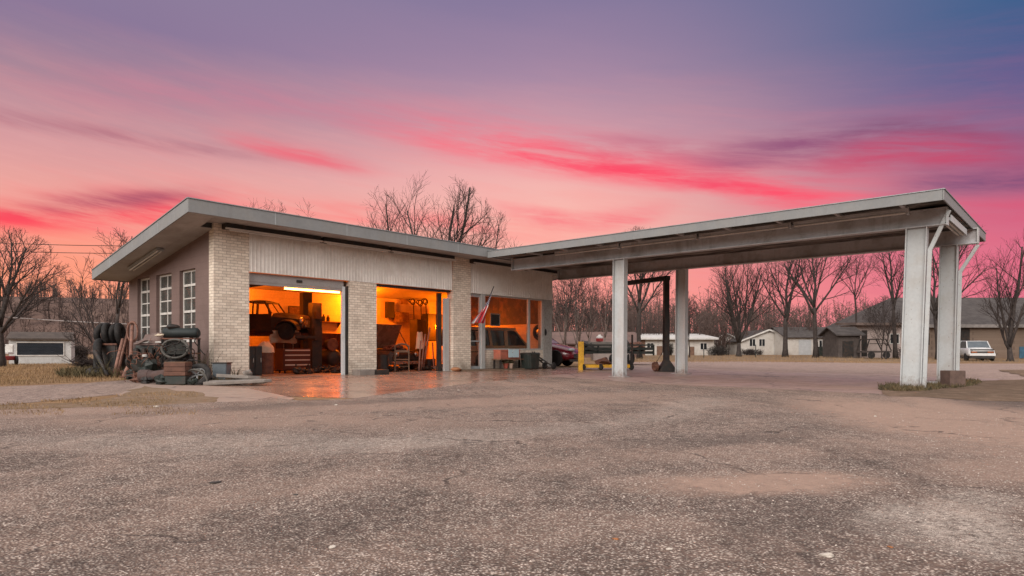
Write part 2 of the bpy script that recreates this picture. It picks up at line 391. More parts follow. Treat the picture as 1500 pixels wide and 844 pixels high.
    hgt = t.m('SUBTRACT', t.m('MULTIPLY', hgt, t.m('SUBTRACT', 1.0, t.m('MULTIPLY', df, .75))), t.m('MULTIPLY', cr, 1.5))
    finish(t, out, cc, .85, 0, hgt, bstr, .02, .25)
    return m
def soil_mat(name, a, b, c, sc_=.5, green=None, bstr=.5):
    m, t, out = new_mat(name)
    pos = t.n('ShaderNodeNewGeometry').outputs['Position']
    n0 = t.noise(pos, sc_ * .25, 5, .6, .5); n1 = t.noise(pos, sc_ * 2, 6, .65, .3); n2 = t.noise(pos, sc_ * 22, 5, .7)
    cc = t.mix(t.mapr(n0, .38, .62), a, b)
    cc = t.mix(t.mapr(n1, .45, .66), cc, c)
    if green: cc = t.mix(t.m('MULTIPLY', t.mapr(t.noise(pos, sc_ * .9, 4), .58, .66), .7), cc, green)
    k = t.mapr(n2, .3, .7, .7, 1.3)
    cc = t.mix(1.0, cc, t.n('ShaderNodeCombineColor', {0: k, 1: k, 2: k}).outputs[0], 'MULTIPLY')
    finish(t, out, cc, .95, 0, n2, bstr, .03, .1); return m
def concrete_mat(name, a, b, rough=(.3, .6), oil=.5, dust=(.30, .19, .14), joint=3.2, dust_amt=.6, wet=True):
    m, t, out = new_mat(name)
    pos = t.n('ShaderNodeNewGeometry').outputs['Position']
    n0 = t.noise(pos, .3, 5, .6, .5); n1 = t.noise(pos, 1.7, 6, .65, .5); n2 = t.noise(pos, 14, 5, .7); n3 = t.noise(pos, 90, 3, .7)
    cc = t.mix(t.mapr(n1, .35, .65), a, b)
    cc = t.mix(t.m('MULTIPLY', t.mapr(n0, .45, .62), dust_amt), cc, dust)
    cc = t.mix(t.m('MULTIPLY', t.mapr(t.noise(pos, .8, 5, .6, 1.0), .56, .66), oil), cc, (.035, .028, .024))
    k = t.m('MULTIPLY', t.mapr(n2, .3, .7, .84, 1.16), t.mapr(n3, .3, .7, .88, 1.12))
    cc = t.mix(1.0, cc, t.n('ShaderNodeCombineColor', {0: k, 1: k, 2: k}).outputs[0], 'MULTIPLY')
    xyz = t.n('ShaderNodeSeparateXYZ', {0: pos}).outputs
    def line(so, off):
        q = t.m('FRACT', t.m('DIVIDE', t.m('ADD', so, off), joint)); return t.mapr(t.m('ABSOLUTE', t.m('SUBTRACT', q, .5)), .4975, .4995)
    vc = t.n('ShaderNodeTexVoronoi', {'Vector': t.n('ShaderNodeVectorMath', {0: pos, 1: t.n('ShaderNodeVectorMath', {0: t.n('ShaderNodeTexNoise', {'Vector': pos, 'Scale': 1.3, 'Detail': 5}).outputs['Color'], 3: .8}, operation='SCALE').outputs[0]}, operation='ADD').outputs[0], 'Scale': .33}, feature='DISTANCE_TO_EDGE')
    cr = t.m('MAXIMUM', t.m('MAXIMUM', line(xyz[0], .4), line(xyz[1], 1.2)), t.mapr(vc.outputs['Distance'], .012, .004))
    cc = t.mix(t.m('MULTIPLY', cr, .75), cc, (.04, .03, .026))
    rr = t.mapr(t.m('ADD', t.m('MULTIPLY', n0, .5), t.m('MULTIPLY', n1, .5)), .4, .6, rough[0], rough[1])
    hgt = t.m('SUBTRACT', t.m('ADD', t.m('MULTIPLY', n2, .5), t.m('MULTIPLY', n3, .3)), t.m('MULTIPLY', cr, .8))
    finish(t, out, cc, rr, 0, hgt, .2, .005, .75); return m

def sheet(name, pts, m, lift, jit=.12, step=.6, seed=0, kind='structure'):
    """a thin level sheet over the lot: outline in world metres, ragged edge, cut where the ground changes slope"""
    rnd = random.Random(seed); P2 = []
    for i, p in enumerate(pts):
        q = pts[(i + 1) % len(pts)]; a = Vector((p[0], p[1])); b = Vector((q[0], q[1])); L = (b - a).length
        k = max(1, min(160, int(L / step)))
        for j in range(k):
            c = a.lerp(b, j / k); nv = noise.noise_vector(Vector((c.x * .9, c.y * .9, seed))) + .5 * noise.noise_vector(Vector((c.x * 3.1, c.y * 3.1, seed + 5)))
            P2.append((c.x + nv.x * jit, c.y + nv.y * jit))
    tris = tessellate_polygon([[Vector((x, y, 0)) for x, y in P2]])
    bm = bmesh.new(); vs = [bm.verts.new((x, y, 0)) for x, y in P2]
    for t_ in tris:
        try: bm.faces.new([vs[i] for i in t_])
        except ValueError: pass
    for yy in (9, 17):
        g = bm.verts[:] + bm.edges[:] + bm.faces[:]
        bmesh.ops.bisect_plane(bm, geom=g, plane_co=(0, yy, 0), plane_no=(0, 1, 0))
    for v in bm.verts: v.co.z = hz(v.co.x, v.co.y) + lift
    bmesh.ops.recalc_face_normals(bm, faces=bm.faces)
    if sum(f.normal.z for f in bm.faces) < 0: bmesh.ops.reverse_faces(bm, faces=bm.faces)
    me = bpy.data.meshes.new(name); bm.to_mesh(me); bm.free(); me.materials.append(m)
    o = bpy.data.objects.new(name, me); col.objects.link(o); o['kind'] = kind
    return o
gx = lambda px, py: tuple(G(px, py)[:2])

M_GRASS = soil_mat('dry_lawn', (.25, .155, .085), (.20, .12, .07), (.30, .195, .115), .9, (.10, .09, .035))
M_DRIVE = gravel_mat('drive_gravel', (.40, .32, .29), (.24, .17, .14), (.30, .22, .18), .6, grain=40, bstr=.5)
M_LOT = gravel_mat('lot_chipseal', (.82, .685, .59), (.15, .103, .083), (.38, .258, .2), .58,
    patches=[(*gx(1330, 612), 4.6, 1.5, .55, .9), (*gx(1115, 709), 1.05, .55, YAW - R(84), .92), (*gx(1420, 600), 4, 1.2, .35, .85), (*gx(260, 612), 5, 1.4, -1.0, .6), (*gx(700, 590), 6, 1.2, -.3, .55), (*gx(1480, 690), .9, .8, 0, .6)],
    dark_patches=[(*gx(1180, 770), .75, .5, 0, .3), (*gx(1450, 585), 3.0, 1.0, .2, .6), (*gx(500, 592), 5, .5, -.15, .35), (*gx(330, 800), 1.2, .5, 0, .25), (*gx(1120, 640), 1.8, .5, -.3, .22), (*gx(860, 700), .6, .25, .3, .2), (*gx(1010, 648), 1.6, .35, -.4, .25)],
    pale_patches=[(*gx(1400, 775), .55, .42, .2, .75), (*gx(1450, 740), .5, .25, .2, .5), (*gx(700, 640), 2.5, .6, -.3, .3), (*gx(300, 650), 3, .8, -.9, .3), (*gx(1000, 600), 3, .6, .2, .3)])
M_ROAD = gravel_mat('road_gravel', (.44, .34, .30), (.27, .19, .16), (.34, .24, .20), .6, grain=30, bstr=.4)
M_APRON = concrete_mat('apron_concrete', (.34, .215, .16), (.25, .16, .125), (.17, .34), .4)
M_SLAB = concrete_mat('canopy_slab', (.34, .235, .195), (.26, .18, .15), (.45, .7), .25)
M_PAD = concrete_mat('pad_concrete', (.31, .225, .18), (.25, .18, .145), (.5, .75), .2, joint=50, dust_amt=.3)
M_DIRT = soil_mat('dirt', (.17, .115, .08), (.12, .085, .06), (.21, .145, .105), 1.2)
M_LEAFLIT = soil_mat('dead_grass_ground', (.17, .115, .07), (.21, .15, .10), (.25, .175, .13), 2.2)

# ground: one sheet to the horizon
g = MB()
def gfn(u, v):
    y = [-400, 9, 17, 900][v]; x = -700 + 1900 * u
    return (x, y, hz(x, y))
g.v = [gfn(i, j) for j in range(4) for i in (0, 1)]
g.f = [(j * 2, j * 2 + 1, j * 2 + 3, j * 2 + 2) for j in range(3)]
o = g.build('ground', M_GRASS); o['kind'] = 'structure'
# apron and forecourt under the canopy
sheet('garage_apron', [(8.4, 17.72), (6.9, 17.3), (6.2, 15.4), (6.6, 12.0), (9, 8.5), (14, 8.5), (18, 12.5), (21.5, 14.6), (24, 17.72)], M_APRON, .006, .0, 2)
sheet('canopy_slab', [(16, 13.3), (14.0, 6.5), (15.5, 3.4), (19.5, 2.6), (26.8, 2.2), (28.5, 6), (28.0, 17.5), (24.4, 17.7), (21.6, 14.7)], M_SLAB, .010, .05, .8, 3)
sheet('concrete_pad', [gx(206, 564), gx(300, 566), gx(365, 570), gx(432, 584), gx(400, 596), gx(260, 600), gx(170, 580)], M_PAD, .012, .03, .5, 4)
# gravel driveway on the far side of the lot and dead grass strip
sheet('gravel_drive', [gx(-500, 574), gx(-200, 571), gx(0, 567), gx(120, 562), gx(205, 556), gx(240, 565), gx(205, 575), gx(120, 584), gx(0, 594), gx(-300, 600), gx(-600, 606)], M_DRIVE, .005, .3, .7, 5)
sheet('grass_strip', [gx(110, 590), gx(190, 576), gx(215, 567), gx(262, 573), gx(300, 584), gx(285, 600), gx(200, 604), gx(100, 604), gx(-50, 612), gx(-300, 624), gx(-420, 614), gx(-100, 602)], M_LEAFLIT, .014, .45, .35, 6)
# the chip-seal lot in front
sheet('parking_lot', [gx(-900, 640), gx(-300, 612), gx(0, 602), gx(150, 598), gx(300, 592), gx(372, 589), gx(405, 584), gx(430, 588), gx(512, 586), gx(560, 579), gx(610, 572), gx(700, 561), gx(775, 556), gx(813, 553.5), gx(860, 556), gx(940, 562), gx(1100, 569), gx(1270, 577), gx(1330, 580), gx(1420, 577), gx(1500, 573), (30, 0.5), (34, -6), (30, -14), (0, -14), (-16, 0), (-16, 12)], M_LOT, .018, .12, .35, 7)
sheet('dirt_shoulder', [gx(1290, 573), gx(1360, 566), gx(1420, 560), gx(1520, 556), (38, 3.4), (40, .2), gx(1500, 590), gx(1430, 588), gx(1360, 583), gx(1300, 582)], M_DIRT, .022, .3, .6, 8)
# the side road beyond the canopy
def rd(px, d): p = gp(px, d); return (p.x, p.y)
sheet('gravel_road', [rd(845, 27.5), rd(905, 41), rd(1010, 42.5), rd(1200, 43.5), rd(1500, 44), rd(1900, 45), rd(2400, 45), rd(2400, 19), rd(1900, 19.2), rd(1500, 20.8), rd(1400, 21.5), rd(1290, 23.5), rd(1100, 26), rd(960, 27)], M_ROAD, .004, .35, .9, 9)
sheet('dead_grass_verge', [rd(880, 47), rd(1100, 48), rd(1500, 49), rd(2300, 50), rd(2300, 62), rd(1500, 64), rd(1100, 80), rd(880, 84)], M_LEAFLIT, .003, .4, 2, 10)

# grass blades (countless)
def blades(name, region, n, h0, h1, cols, seed, lean=.6, wd=.006):
    rnd = random.Random(seed); mb = MB()
    for _ in range(n):
        p = region(rnd)
        if p is None: continue
        h = rnd.uniform(h0, h1); a = rnd.uniform(0, 6.28); w_ = wd * rnd.uniform(.6, 1.6) * (1 + h)
        dx, dy = math.cos(a) * w_, math.sin(a) * w_; b = rnd.uniform(0, 6.28); l = h * lean * rnd.random()
        z = hz(p[0], p[1]) + .004
        k = len(mb.v)
        mb.v += [(p[0] - dx, p[1] - dy, z), (p[0] + dx, p[1] + dy, z), (p[0] + math.cos(b) * l, p[1] + math.sin(b) * l, z + h)]
        mb.f.append((k, k + 1, k + 2))
    o = mb.build(name, cols); o['kind'] = 'stuff'; return o
M_BLADE = mat('dry_blades', (.29, .185, .095), .9, .5, .8, bump=0, stain=(.16, .10, .05), sscale=1.2, samt=.7)
M_WEED = mat('weeds', (.085, .07, .036), .9, .5, 2.0, bump=0, stain=(.18, .12, .06), sscale=2.5, samt=.8)
def reg_px(x0, x1, y0, y1, f=None):
    def q(r):
        px = r.uniform(x0, x1); py = 511 + 1 / (1 / (y0 - 511) + r.random() * (1 / (y1 - 511) - 1 / (y0 - 511)))
        if f and not f(px, py): return None
        p = G(px, py); return (p.x, p.y)
    return q
blades('lawn_grass', reg_px(-120, 205, 531, 566, lambda x, y: y < 566 - .05 * max(0, x)), 26000, .03, .12, M_BLADE, 1)
blades('strip_grass', reg_px(-250, 290, 575, 610, lambda x, y: noise.noise(Vector((x * .012, y * .1, 3))) > -.12 and y > 592 - .07 * (x)), 9000, .015, .06, M_BLADE, 2)
blades('verge_grass', reg_px(860, 1560, 521.5, 532), 14000, .06, .25, M_BLADE, 3)
def clump(cx, cy, ax, ay):
    def q(r):
        a = r.uniform(0, 6.28); d = math.sqrt(r.random()); d = d ** 1.2
        return (cx + math.cos(a) * d * ax, cy + math.sin(a) * d * ay)
    return q
blades('weeds_ground_cover', clump(18.7, 3.4, 1.5, .6), 2300, .02, .17, M_WEED, 4, 1.0, .012)
blades('weeds_ground_cover', clump(22.0, 2.9, 3.0, .55), 2300, .02, .13, M_WEED, 5, 1.0, .012)
blades('weeds_ground_cover', clump(*gx(300, 561), .7, .6), 500, .03, .2, M_WEED, 6, 1.0, .01)
blades('weeds_ground_cover', clump(6.5, 22.8, .9, 1.6), 3000, .05, .35, M_WEED, 7, 1.0, .012)

# loose stones and leaves lying on the lot
def stones():
    rnd = random.Random(4); M1 = mat('pale_stone', (.52, .46, .40), .8, .2, 9); M2 = mat('dead_leaf', (.33, .13, .05), .8, .3, 12); M3 = mat('dark_stone', (.06, .05, .045), .8, .3, 9)
    S = [(1211, 820, .03, 'wide flat pale stone on the chip seal lot, largest of the loose stones', M1, 'stone'), (487, 807, .024, 'pale flat stone lying alone on the lot in front of the garage', M1, 'stone'),
         (980, 810, .017, 'small pale stone beside the bigger flat one on the lot', M1, 'stone'), (1105, 754, .012, 'tiny pale pebble near the pink dust patch', M1, 'stone'),
         (1282, 612, .03, 'white pebble on the red dust before the canopy post', M1, 'stone'), (672, 573, .035, 'white scrap of stone on the apron edge before the second bay', M1, 'stone'), (492, 595, .03, 'white pebble on the lot before the first bay', M1, 'stone'), (229, 598, .05, 'white stone at the edge of the dead grass strip', M1, 'stone'),
         (902, 795, .02, 'curled orange leaf lying on the lot near the middle', M2, 'leaf'), (1304, 807, .018, 'small orange leaf on the darker gravel', M2, 'leaf'),
         (315, 711, .045, 'dark flat chip of tar on the lot below the pier', M3, 'stone'), (433, 729, .022, 'small dark chip of tar on the lot', M3, 'stone')]
    for i, (px, py, r, lab, m, k) in enumerate(S):
        p = G(px, py)
        o = MB().blob((0, 0, 0), (r, r * .7, r * (.16 if k == 'leaf' or m is M3 else .32)), i, .7, 9, 6).build('loose_stone' if k == 'stone' else 'fallen_leaf', m, smooth=True)
        o.location = (p.x, p.y, p.z + .018 + r * .1); o.rotation_euler.z = rnd.random() * 6
        tag(o, lab, k, 'loose stones on the lot' if k == 'stone' else 'fallen leaves on the lot')
    mb = MB()
    for _ in range(5200):
        px = rnd.uniform(-60, 1560); py = 511 + 1 / (1 / 345 + rnd.random() ** .8 * (1 / 95 - 1 / 345))
        p = G(px, py); r = rnd.uniform(.003, .009) * (1.4 if rnd.random() < .06 else 1)
        a = rnd.random() * 6.28; k = len(mb.v)
        for j in range(5):
            q = a + j * 1.2566; rr = r * rnd.uniform(.7, 1.2); mb.v.append((p.x + math.cos(q) * rr, p.y + math.sin(q) * rr, p.z + .017))
        mb.v.append((p.x, p.y, p.z + .018 + r * .7))
        mb.f += [(k + j, k + (j + 1) % 5, k + 5) for j in range(5)]
    for _ in range(260):
        px = rnd.uniform(-20, 1520); py = 511 + 1 / (1 / 340 + rnd.random() * (1 / 120 - 1 / 340)); p = G(px, py); a = rnd.random() * 6.28; L = rnd.uniform(.012, .045); dx, dy = math.cos(a) * L, math.sin(a) * L
        mb.bar((p.x - dx, p.y - dy, p.z + .021), (p.x + dx, p.y + dy, p.z + .021 + rnd.random() * .008), .0022)
    o = mb.build('loose_gravel', mat('chips', (.40, .34, .30), .85, .5, 5, grain=.4, bump=0)); o['kind'] = 'stuff'
stones()
# ------------------------------------------------------------------ garage building
def brick_mat(name, a, b, mortar, bw=.21, bh=.078, bump=.5, stain=(.16, .12, .09)):
    m, t, out = new_mat(name)
    tc = t.n('ShaderNodeNewGeometry').outputs['Position']; x, y, z = t.n('ShaderNodeSeparateXYZ', {0: tc}).outputs
    v = t.n('ShaderNodeCombineXYZ', {0: t.m('ADD', x, y), 1: z, 2: 0.0}).outputs[0]
    br = t.n('ShaderNodeTexBrick', {'Vector': v, 'Color1': (*a, 1), 'Color2': (*b, 1), 'Mortar': (*mortar, 1), 'Scale': 1.0, 'Mortar Size': .007, 'Mortar Smooth': .3, 'Bias': -.2, 'Brick Width': bw, 'Row Height': bh})
    n1 = t.noise(tc, 1.3, 6, .65, .3); n2 = t.noise(tc, 30, 4, .7)
    cc = t.mix(t.m('MULTIPLY', t.mapr(n1, .5, .72), .45), br.outputs['Color'], stain)
    cc = t.mix(t.m('MULTIPLY', t.m('MULTIPLY', t.mapr(z, .75, .15), t.mapr(n1, .3, .6)), .6), cc, stain)
    k = t.mapr(n2, .3, .7, .86, 1.14); cc = t.mix(1.0, cc, t.n('ShaderNodeCombineColor', {0: k, 1: k, 2: k}).outputs[0], 'MULTIPLY')
    h = t.m('ADD', t.m('MULTIPLY', br.outputs['Fac'], -1.0), t.m('MULTIPLY', n2, .3))
    finish(t, out, cc, .8, 0, h, bump, .012, .25); return m
M_BRICK = brick_mat('cream_brick', (.80, .71, .60), (.60, .505, .415), (.40, .325, .265))
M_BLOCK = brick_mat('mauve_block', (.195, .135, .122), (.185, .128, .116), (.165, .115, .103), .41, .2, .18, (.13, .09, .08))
M_INBLK = brick_mat('interior_block', (.66, .52, .36), (.62, .49, .34), (.52, .42, .30), .41, .2, .2, (.30, .25, .2))
M_SIDING = mat('siding_paint', (.76, .725, .68), .5, .1, .7, bump=.05, stain=(.55, .48, .42), sscale=1.0, samt=.35, grain=.05, streak=.2)
M_FASCIA = mat('fascia_paint', (.225, .232, .235), .55, .10, .9, bump=.05, stain=(.27, .26, .24), sscale=1.6, samt=.3, grain=.05, streak=.25)
M_SOFFIT = mat('soffit_paint', (.40, .375, .36), .7, .14, .8, bump=.05, stain=(.22, .19, .17), sscale=.9, samt=.5, grain=.05)
M_TAR = mat('tar_roof', (.05, .05, .05), .9, .3, 1)
M_WHITE = mat('white_paint', (.62, .60, .57), .5, .08, 2, bump=.05, stain=(.35, .31, .27), sscale=3, samt=.3)
M_GREYP = mat('grey_paint', (.33, .35, .36), .5, .12, 2, bump=.05)
M_DARK = mat('black_iron', (.022, .020, .019), .55, .3, 5, stain=(.07, .035, .02), sscale=5, samt=.5)
M_RUST = mat('rusty_steel', (.16, .07, .045), .8, .35, 6, stain=(.07, .035, .03), sscale=7, samt=.7)
M_RUSTP = mat('pinkish_rust', (.27, .14, .105), .75, .3, 5, stain=(.12, .06, .045), sscale=6, samt=.6)
M_RUBBER = mat('tyre_rubber', (.012, .011, .011), .75, .3, 8, stain=(.06, .05, .045), sscale=5, samt=.4)
M_GALV = mat('galvanised', (.30, .32, .33), .5, .15, 4, metal=.6)
M_WOOD = mat('old_wood', (.20, .11, .065), .8, .35, 5, stain=(.09, .055, .04), sscale=4, samt=.6)
M_CONC = mat('grey_concrete', (.22, .195, .175), .9, .25, 4, stain=(.18, .15, .13), sscale=4, samt=.5)
M_TREEREFL = mat('painted_tree_reflection', (.012, .008, .005), .6, .5, 1.6, stain=(.085, .045, .02), sscale=3.5, samt=.8)  # dark mottled colour stands in for trees reflected in the office windows
M_TOOLBOX = mat('red_enamel', (.10, .025, .015), .35, .15, 3)
M_DKGREEN = mat('dark_green_paint', (.02, .027, .023), .5, .3, 4, stain=(.05, .035, .03), sscale=4, samt=.6)
M_GLASSW = glass('side_window_glass', (.30, .30, .30), (.105, .108, .10), .68, .06, 1.0)  # grey film colour stands in for dull reflections on these panes
M_GLASSF = glass('storefront_glass', (.86, .86, .84), (.05, .04, .035), .06, .02, 1.0)
M_TUBE = glow('lit_tube', (1.0, .37, .07), 20)

XL, XR, YF, YB, Z0 = 7.86, 22.65, 17.73, 24.12, .16
YE, XE0, XE1, YEB = 16.75, 6.80, 23.7, 24.15      # roof edges
ru = lambda y: 4.42 - .159 * (y - YE)              # underside of the roof
B = thing('garage_building', 'low cream brick service station garage with sloping roof and two lit open bays', 'garage', (XL, YF, Z0))
def front(x0, x1, z0, z1, y0=YF, t=.3): return MB().prism([(x0, z0), (x1, z0), (x1, z1), (x0, z1)], 'Y', y0, y0 + t)
def pier(x0, x1, y0, y1, z0=Z0 - .1):
    return MB().prism([(y0, z0), (y1, z0), (y1, ru(y1)), (y0 + .1, 4.40), (y0, 4.40)], 'X', x0, x1)
pier(XL, 8.85, YF, YF + .3).build('brick_pier', M_BRICK, B)
MB().prism([(YF + .02, Z0 - .1), (YF + .32, Z0 - .1), (YF + .32, 3.168), (YF + .02, 3.168)], 'X', 12.17, 13.24).build('brick_pier', M_BRICK, B)
pier(16.67, 17.59, YF - .03, YF + .3).build('brick_pier', M_BRICK, B)
front(22.05, XR, Z0 - .1, 3.126, YF + .02).build('brick_pier', mat('speckled_paint', (.36, .35, .33), .8, .15, 3, stain=(.20, .17, .15), sscale=14, samt=.6), B)
front(18.42, 22.05, Z0 - .1, .95, YF + .05, .22).build('brick_sill_wall', M_BRICK, B)
# ribbed metal siding above the openings
def ribbed(x0, x1, z0, zt, y0):
    mb = MB(); x = x0; prof = []
    while x < x1 - .02:
        prof += [(x, y0), (x + .055, y0), (x + .068, y0 - .016), (x + .088, y0 - .016), (x + .10, y0)]; x += .115
    prof = [(min(px, x1), py) for px, py in prof] + [(x1, y0)]
    n = len(prof); vs = [(px, py, z0) for px, py in prof] + [(px, py, zt(py)) for px, py in prof]
    mb.add(vs, [(i, i + 1, n + i + 1, n + i) for i in range(n - 1)])
    mb.box(x0, x1, y0 + .004, y0 + .08, z0, zt(y0 + .08))
    return mb
ribbed(8.853, 16.64, 3.172, lambda y: 4.40, YF + .01).build('metal_siding', M_SIDING, B)
ribbed(17.593, XR + .02, 3.130, lambda y: 4.40, YF + .01).build('metal_siding', M_SIDING, B)
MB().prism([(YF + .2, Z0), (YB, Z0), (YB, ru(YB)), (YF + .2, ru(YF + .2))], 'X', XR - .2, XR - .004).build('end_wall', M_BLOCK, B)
# left wall in strips round three windows
WIN = [(18.91, 20.0), (20.58, 21.76), (22.30, 23.35)]; WZ0, WZ1 = 1.25, 3.28
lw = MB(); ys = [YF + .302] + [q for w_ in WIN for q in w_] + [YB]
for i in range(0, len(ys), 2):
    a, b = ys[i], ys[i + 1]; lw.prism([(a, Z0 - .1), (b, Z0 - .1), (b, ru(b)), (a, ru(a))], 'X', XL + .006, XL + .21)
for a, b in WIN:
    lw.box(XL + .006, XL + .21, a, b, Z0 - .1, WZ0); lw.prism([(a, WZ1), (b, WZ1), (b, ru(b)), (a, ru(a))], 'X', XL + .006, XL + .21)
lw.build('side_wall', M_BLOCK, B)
for i, (a, b) in enumerate(WIN):
    f = MB(); x0, x1 = XL + .11, XL + .165; w_ = .055
    f.box(x0, x1, a, a + w_, WZ0, WZ1); f.box(x0, x1, b - w_, b, WZ0, WZ1)
    f.box(x0, x1, a + w_, b - w_, WZ0, WZ0 + .07); f.box(x0, x1, a + w_, b - w_, WZ1 - .06, WZ1)
    m_ = (a + b) / 2; f.box(x0 + .006, x1 - .006, m_ - .018, m_ + .018, WZ0 + .07, WZ1 - .06)
    for k in range(1, 5):
        z = WZ0 + .07 + (WZ1 - WZ0 - .13) * k / 5; h_ = .034 if k in (2, 4) else .018
        for (c, d) in ((a + w_, m_ - .018), (m_ + .018, b - w_)): f.box(x0 + (-.012 if h_ > .03 else .006), x1 - .006, c, d, z - h_, z + h_)
    fr = f.build('window', M_WHITE, B)
    MB().box(XL + .135, XL + .141, a + .02, b - .02, WZ0 + .02, WZ1 - .02).build('pane', M_GLASSW, fr)
    MB().box(XL - .02, XL + .109, a - .03, b + .03, WZ0 - .06, WZ0 - .002).build('sill', M_WHITE, fr)
# interior shell
MB().prism([(XL + .22, Z0 - .1), (XR - .21, Z0 - .1), (XR - .21, ru(YB - .2)), (XL + .22, ru(YB - .2))], 'Y', YB - .2, YB).build('back_wall', M_INBLK, B)
MB().prism([(YF + .32, Z0), (YB - .21, Z0), (YB - .21, ru(YB - .21)), (YF + .32, ru(YF + .32))], 'X', XR - .26, XR - .204).build('end_lining', M_INBLK, B)
MB().prism([(YF + .32, 2.1), (YB - .21, 2.1), (YB - .21, ru(YB - .21)), (YF + .32, ru(YF + .32))], 'X', XR - .30, XR - .264).build('tree_reflection_panel', M_TREEREFL, B)  # added panel that carries the painted tree reflection
M_FLOOR = concrete_mat('shop_floor', (.30, .22, .16), (.20, .14, .10), (.3, .6), .7, joint=60)
MB().box(XL + .05, XR - .05, YF + .0, YB - .02, Z0 - .12, Z0 + .012).build('floor', M_FLOOR, B)
# roof slab, fascia boards, soffit
def slope(y0, y1, x0, x1, za, zb): return MB().prism([(y0, ru(y0) + za), (y1, ru(y1) + za), (y1, ru(y1) + zb), (y0, ru(y0) + zb)], 'X', x0, x1)
ZS, YS, XS = 4.405, 17.86, 7.5                     # the flat strip of soffit under the front eave
rf = MB().prism([(YS, ru(YS) + .03), (YEB - .04, ru(YEB - .04) + .03), (YEB - .04, ru(YEB - .04) + .27), (YS, ru(YS) + .27)], 'X', XS, XE1 - .04)
rf.prism([(YE + .04, ru(YE + .04) + .03), (YEB - .04, ru(YEB - .04) + .03), (YEB - .04, ru(YEB - .04) + .27), (YE + .04, ru(YE + .04) + .27)], 'X', XE0 + .04, XS - .002)
rf.prism([(YE + .04, ZS + .03), (YS - .002, ZS + .03), (YS - .002, ru(YS) + .27), (YE + .04, ru(YE + .04) + .27)], 'X', XS, XE1 - .04)
rf = rf.build('roof', M_TAR, B)
M_CEIL = mat('soffit_board', (.42, .40, .385), .75, .14, .6, bump=.05, stain=(.25, .21, .19), sscale=.8, samt=.45, grain=.04)
so_ = slope(YE + .03, YEB - .03, XE0 + .03, XS, .001, .026)
so_.add(slope(YS - .02, YEB - .03, XS + .002, XE1 - .03, .001, .026).v, slope(0, 1, 0, 1, 0, 1).f)
so_.box(XS + .002, XE1 - .03, YE + .03, YS - .022, ZS, ZS + .026)
so_.prism([(YE + .2, ZS - .001), (YS - .025, ZS - .001), (YS - .025, ru(YS) + .001), (YE + .2, ru(YE + .2) + .001)], 'X', XS + .004, XS + .022)
so_.build('soffit', M_CEIL, B)
fa = MB()
fa.box(XE0 - .012, XE1 + .012, YE - .012, YE + .022, ru(YE) - .03, ru(YE) + .31)
fa.prism([(YE + .024, ru(YE) - .03), (YEB, ru(YEB) - .02), (YEB, ru(YEB) + .28), (YE + .024, ru(YE) + .306)], 'X', XE0 - .012, XE0 + .022)
fa.prism([(YE + .024, ru(YE) - .03), (YEB, ru(YEB) - .02), (YEB, ru(YEB) + .28), (YE + .024, ru(YE) + .306)], 'X', XE1 - .022, XE1 + .012)
fa.box(XE0 + .024, XE1 - .024, YEB - .03, YEB, ru(YEB) - .02, ru(YEB) + .28)
fa.build('fascia', M_FASCIA, B, bevel=.008)
dr = MB()
dr.box(XE0 - .03, XE1 + .03, YE - .032, YE + .06, ru(YE) + .312, ru(YE) + .334)
dr.prism([(YE + .062, ru(YE) + .31), (YEB, ru(YEB) + .282), (YEB, ru(YEB) + .304), (YE + .062, ru(YE) + .332)], 'X', XE0 - .03, XE0 + .06)
dr.build('drip_edge', M_GALV, B)
for k in range(1, 8):
    x = XE0 + k * 2.3; MB().box(x - .012, x + .012, YE - .016, YE - .0125, ru(YE) - .03, ru(YE) + .31).build('joint_cover', M_GREYP, B)
for k in range(1, 4):
    y = YE + k * 1.9; MB().prism([(y - .012, ru(y) - .03), (y + .012, ru(y) - .03), (y + .012, ru(y) + .30), (y - .012, ru(y) + .30)], 'X', XE0 - .016, XE0 - .0125).build('joint_cover', M_GREYP, B)
# light troughs under the front eave
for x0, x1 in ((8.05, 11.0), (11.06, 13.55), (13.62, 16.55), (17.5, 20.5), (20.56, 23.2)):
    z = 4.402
    MB().box(x0 + .02, x1 - .02, 17.47, 17.715, z - .15, z - .004).build('eave_shade_strip', M_DARK, B)  # dark strip that paints the shade of the recess behind the rail
    t_ = MB(); t_.box(x0, x1, 17.39, 17.465, z - .175, z - .135)
    q = t_.build('light_trough', mat('trough_paint', (.62, .58, .54), .5, .1, 2), B)
    MB().tube([(x0 + .1, 17.43, z - .195), (x1 - .1, 17.43, z - .195)], .016, 8).build('tube', M_WHITE, q)
# twin tube fitting on the side soffit
fx_ = MB(); a, b = Vector((7.33, 20.0, ru(20.0) - .05)), Vector((7.33, 22.3, ru(22.3) - .05))
fx_.bar(a, b, .2, .06); q = fx_.build('soffit_light', M_GREYP, B)
tb = MB()
for dx in (-.05, .05): tb.tube([a + Vector((dx, .05, -.055)), b + Vector((dx, -.05, -.055))], .022, 8)
tb.build('tube', M_WHITE, q)
MB().tube([(7.86 - .02, 19.0, 1.33), (7.80, 19.0, 1.36), (7.78, 18.9, 1.28)], .02, 6).build('wall_hook', M_DARK, B)
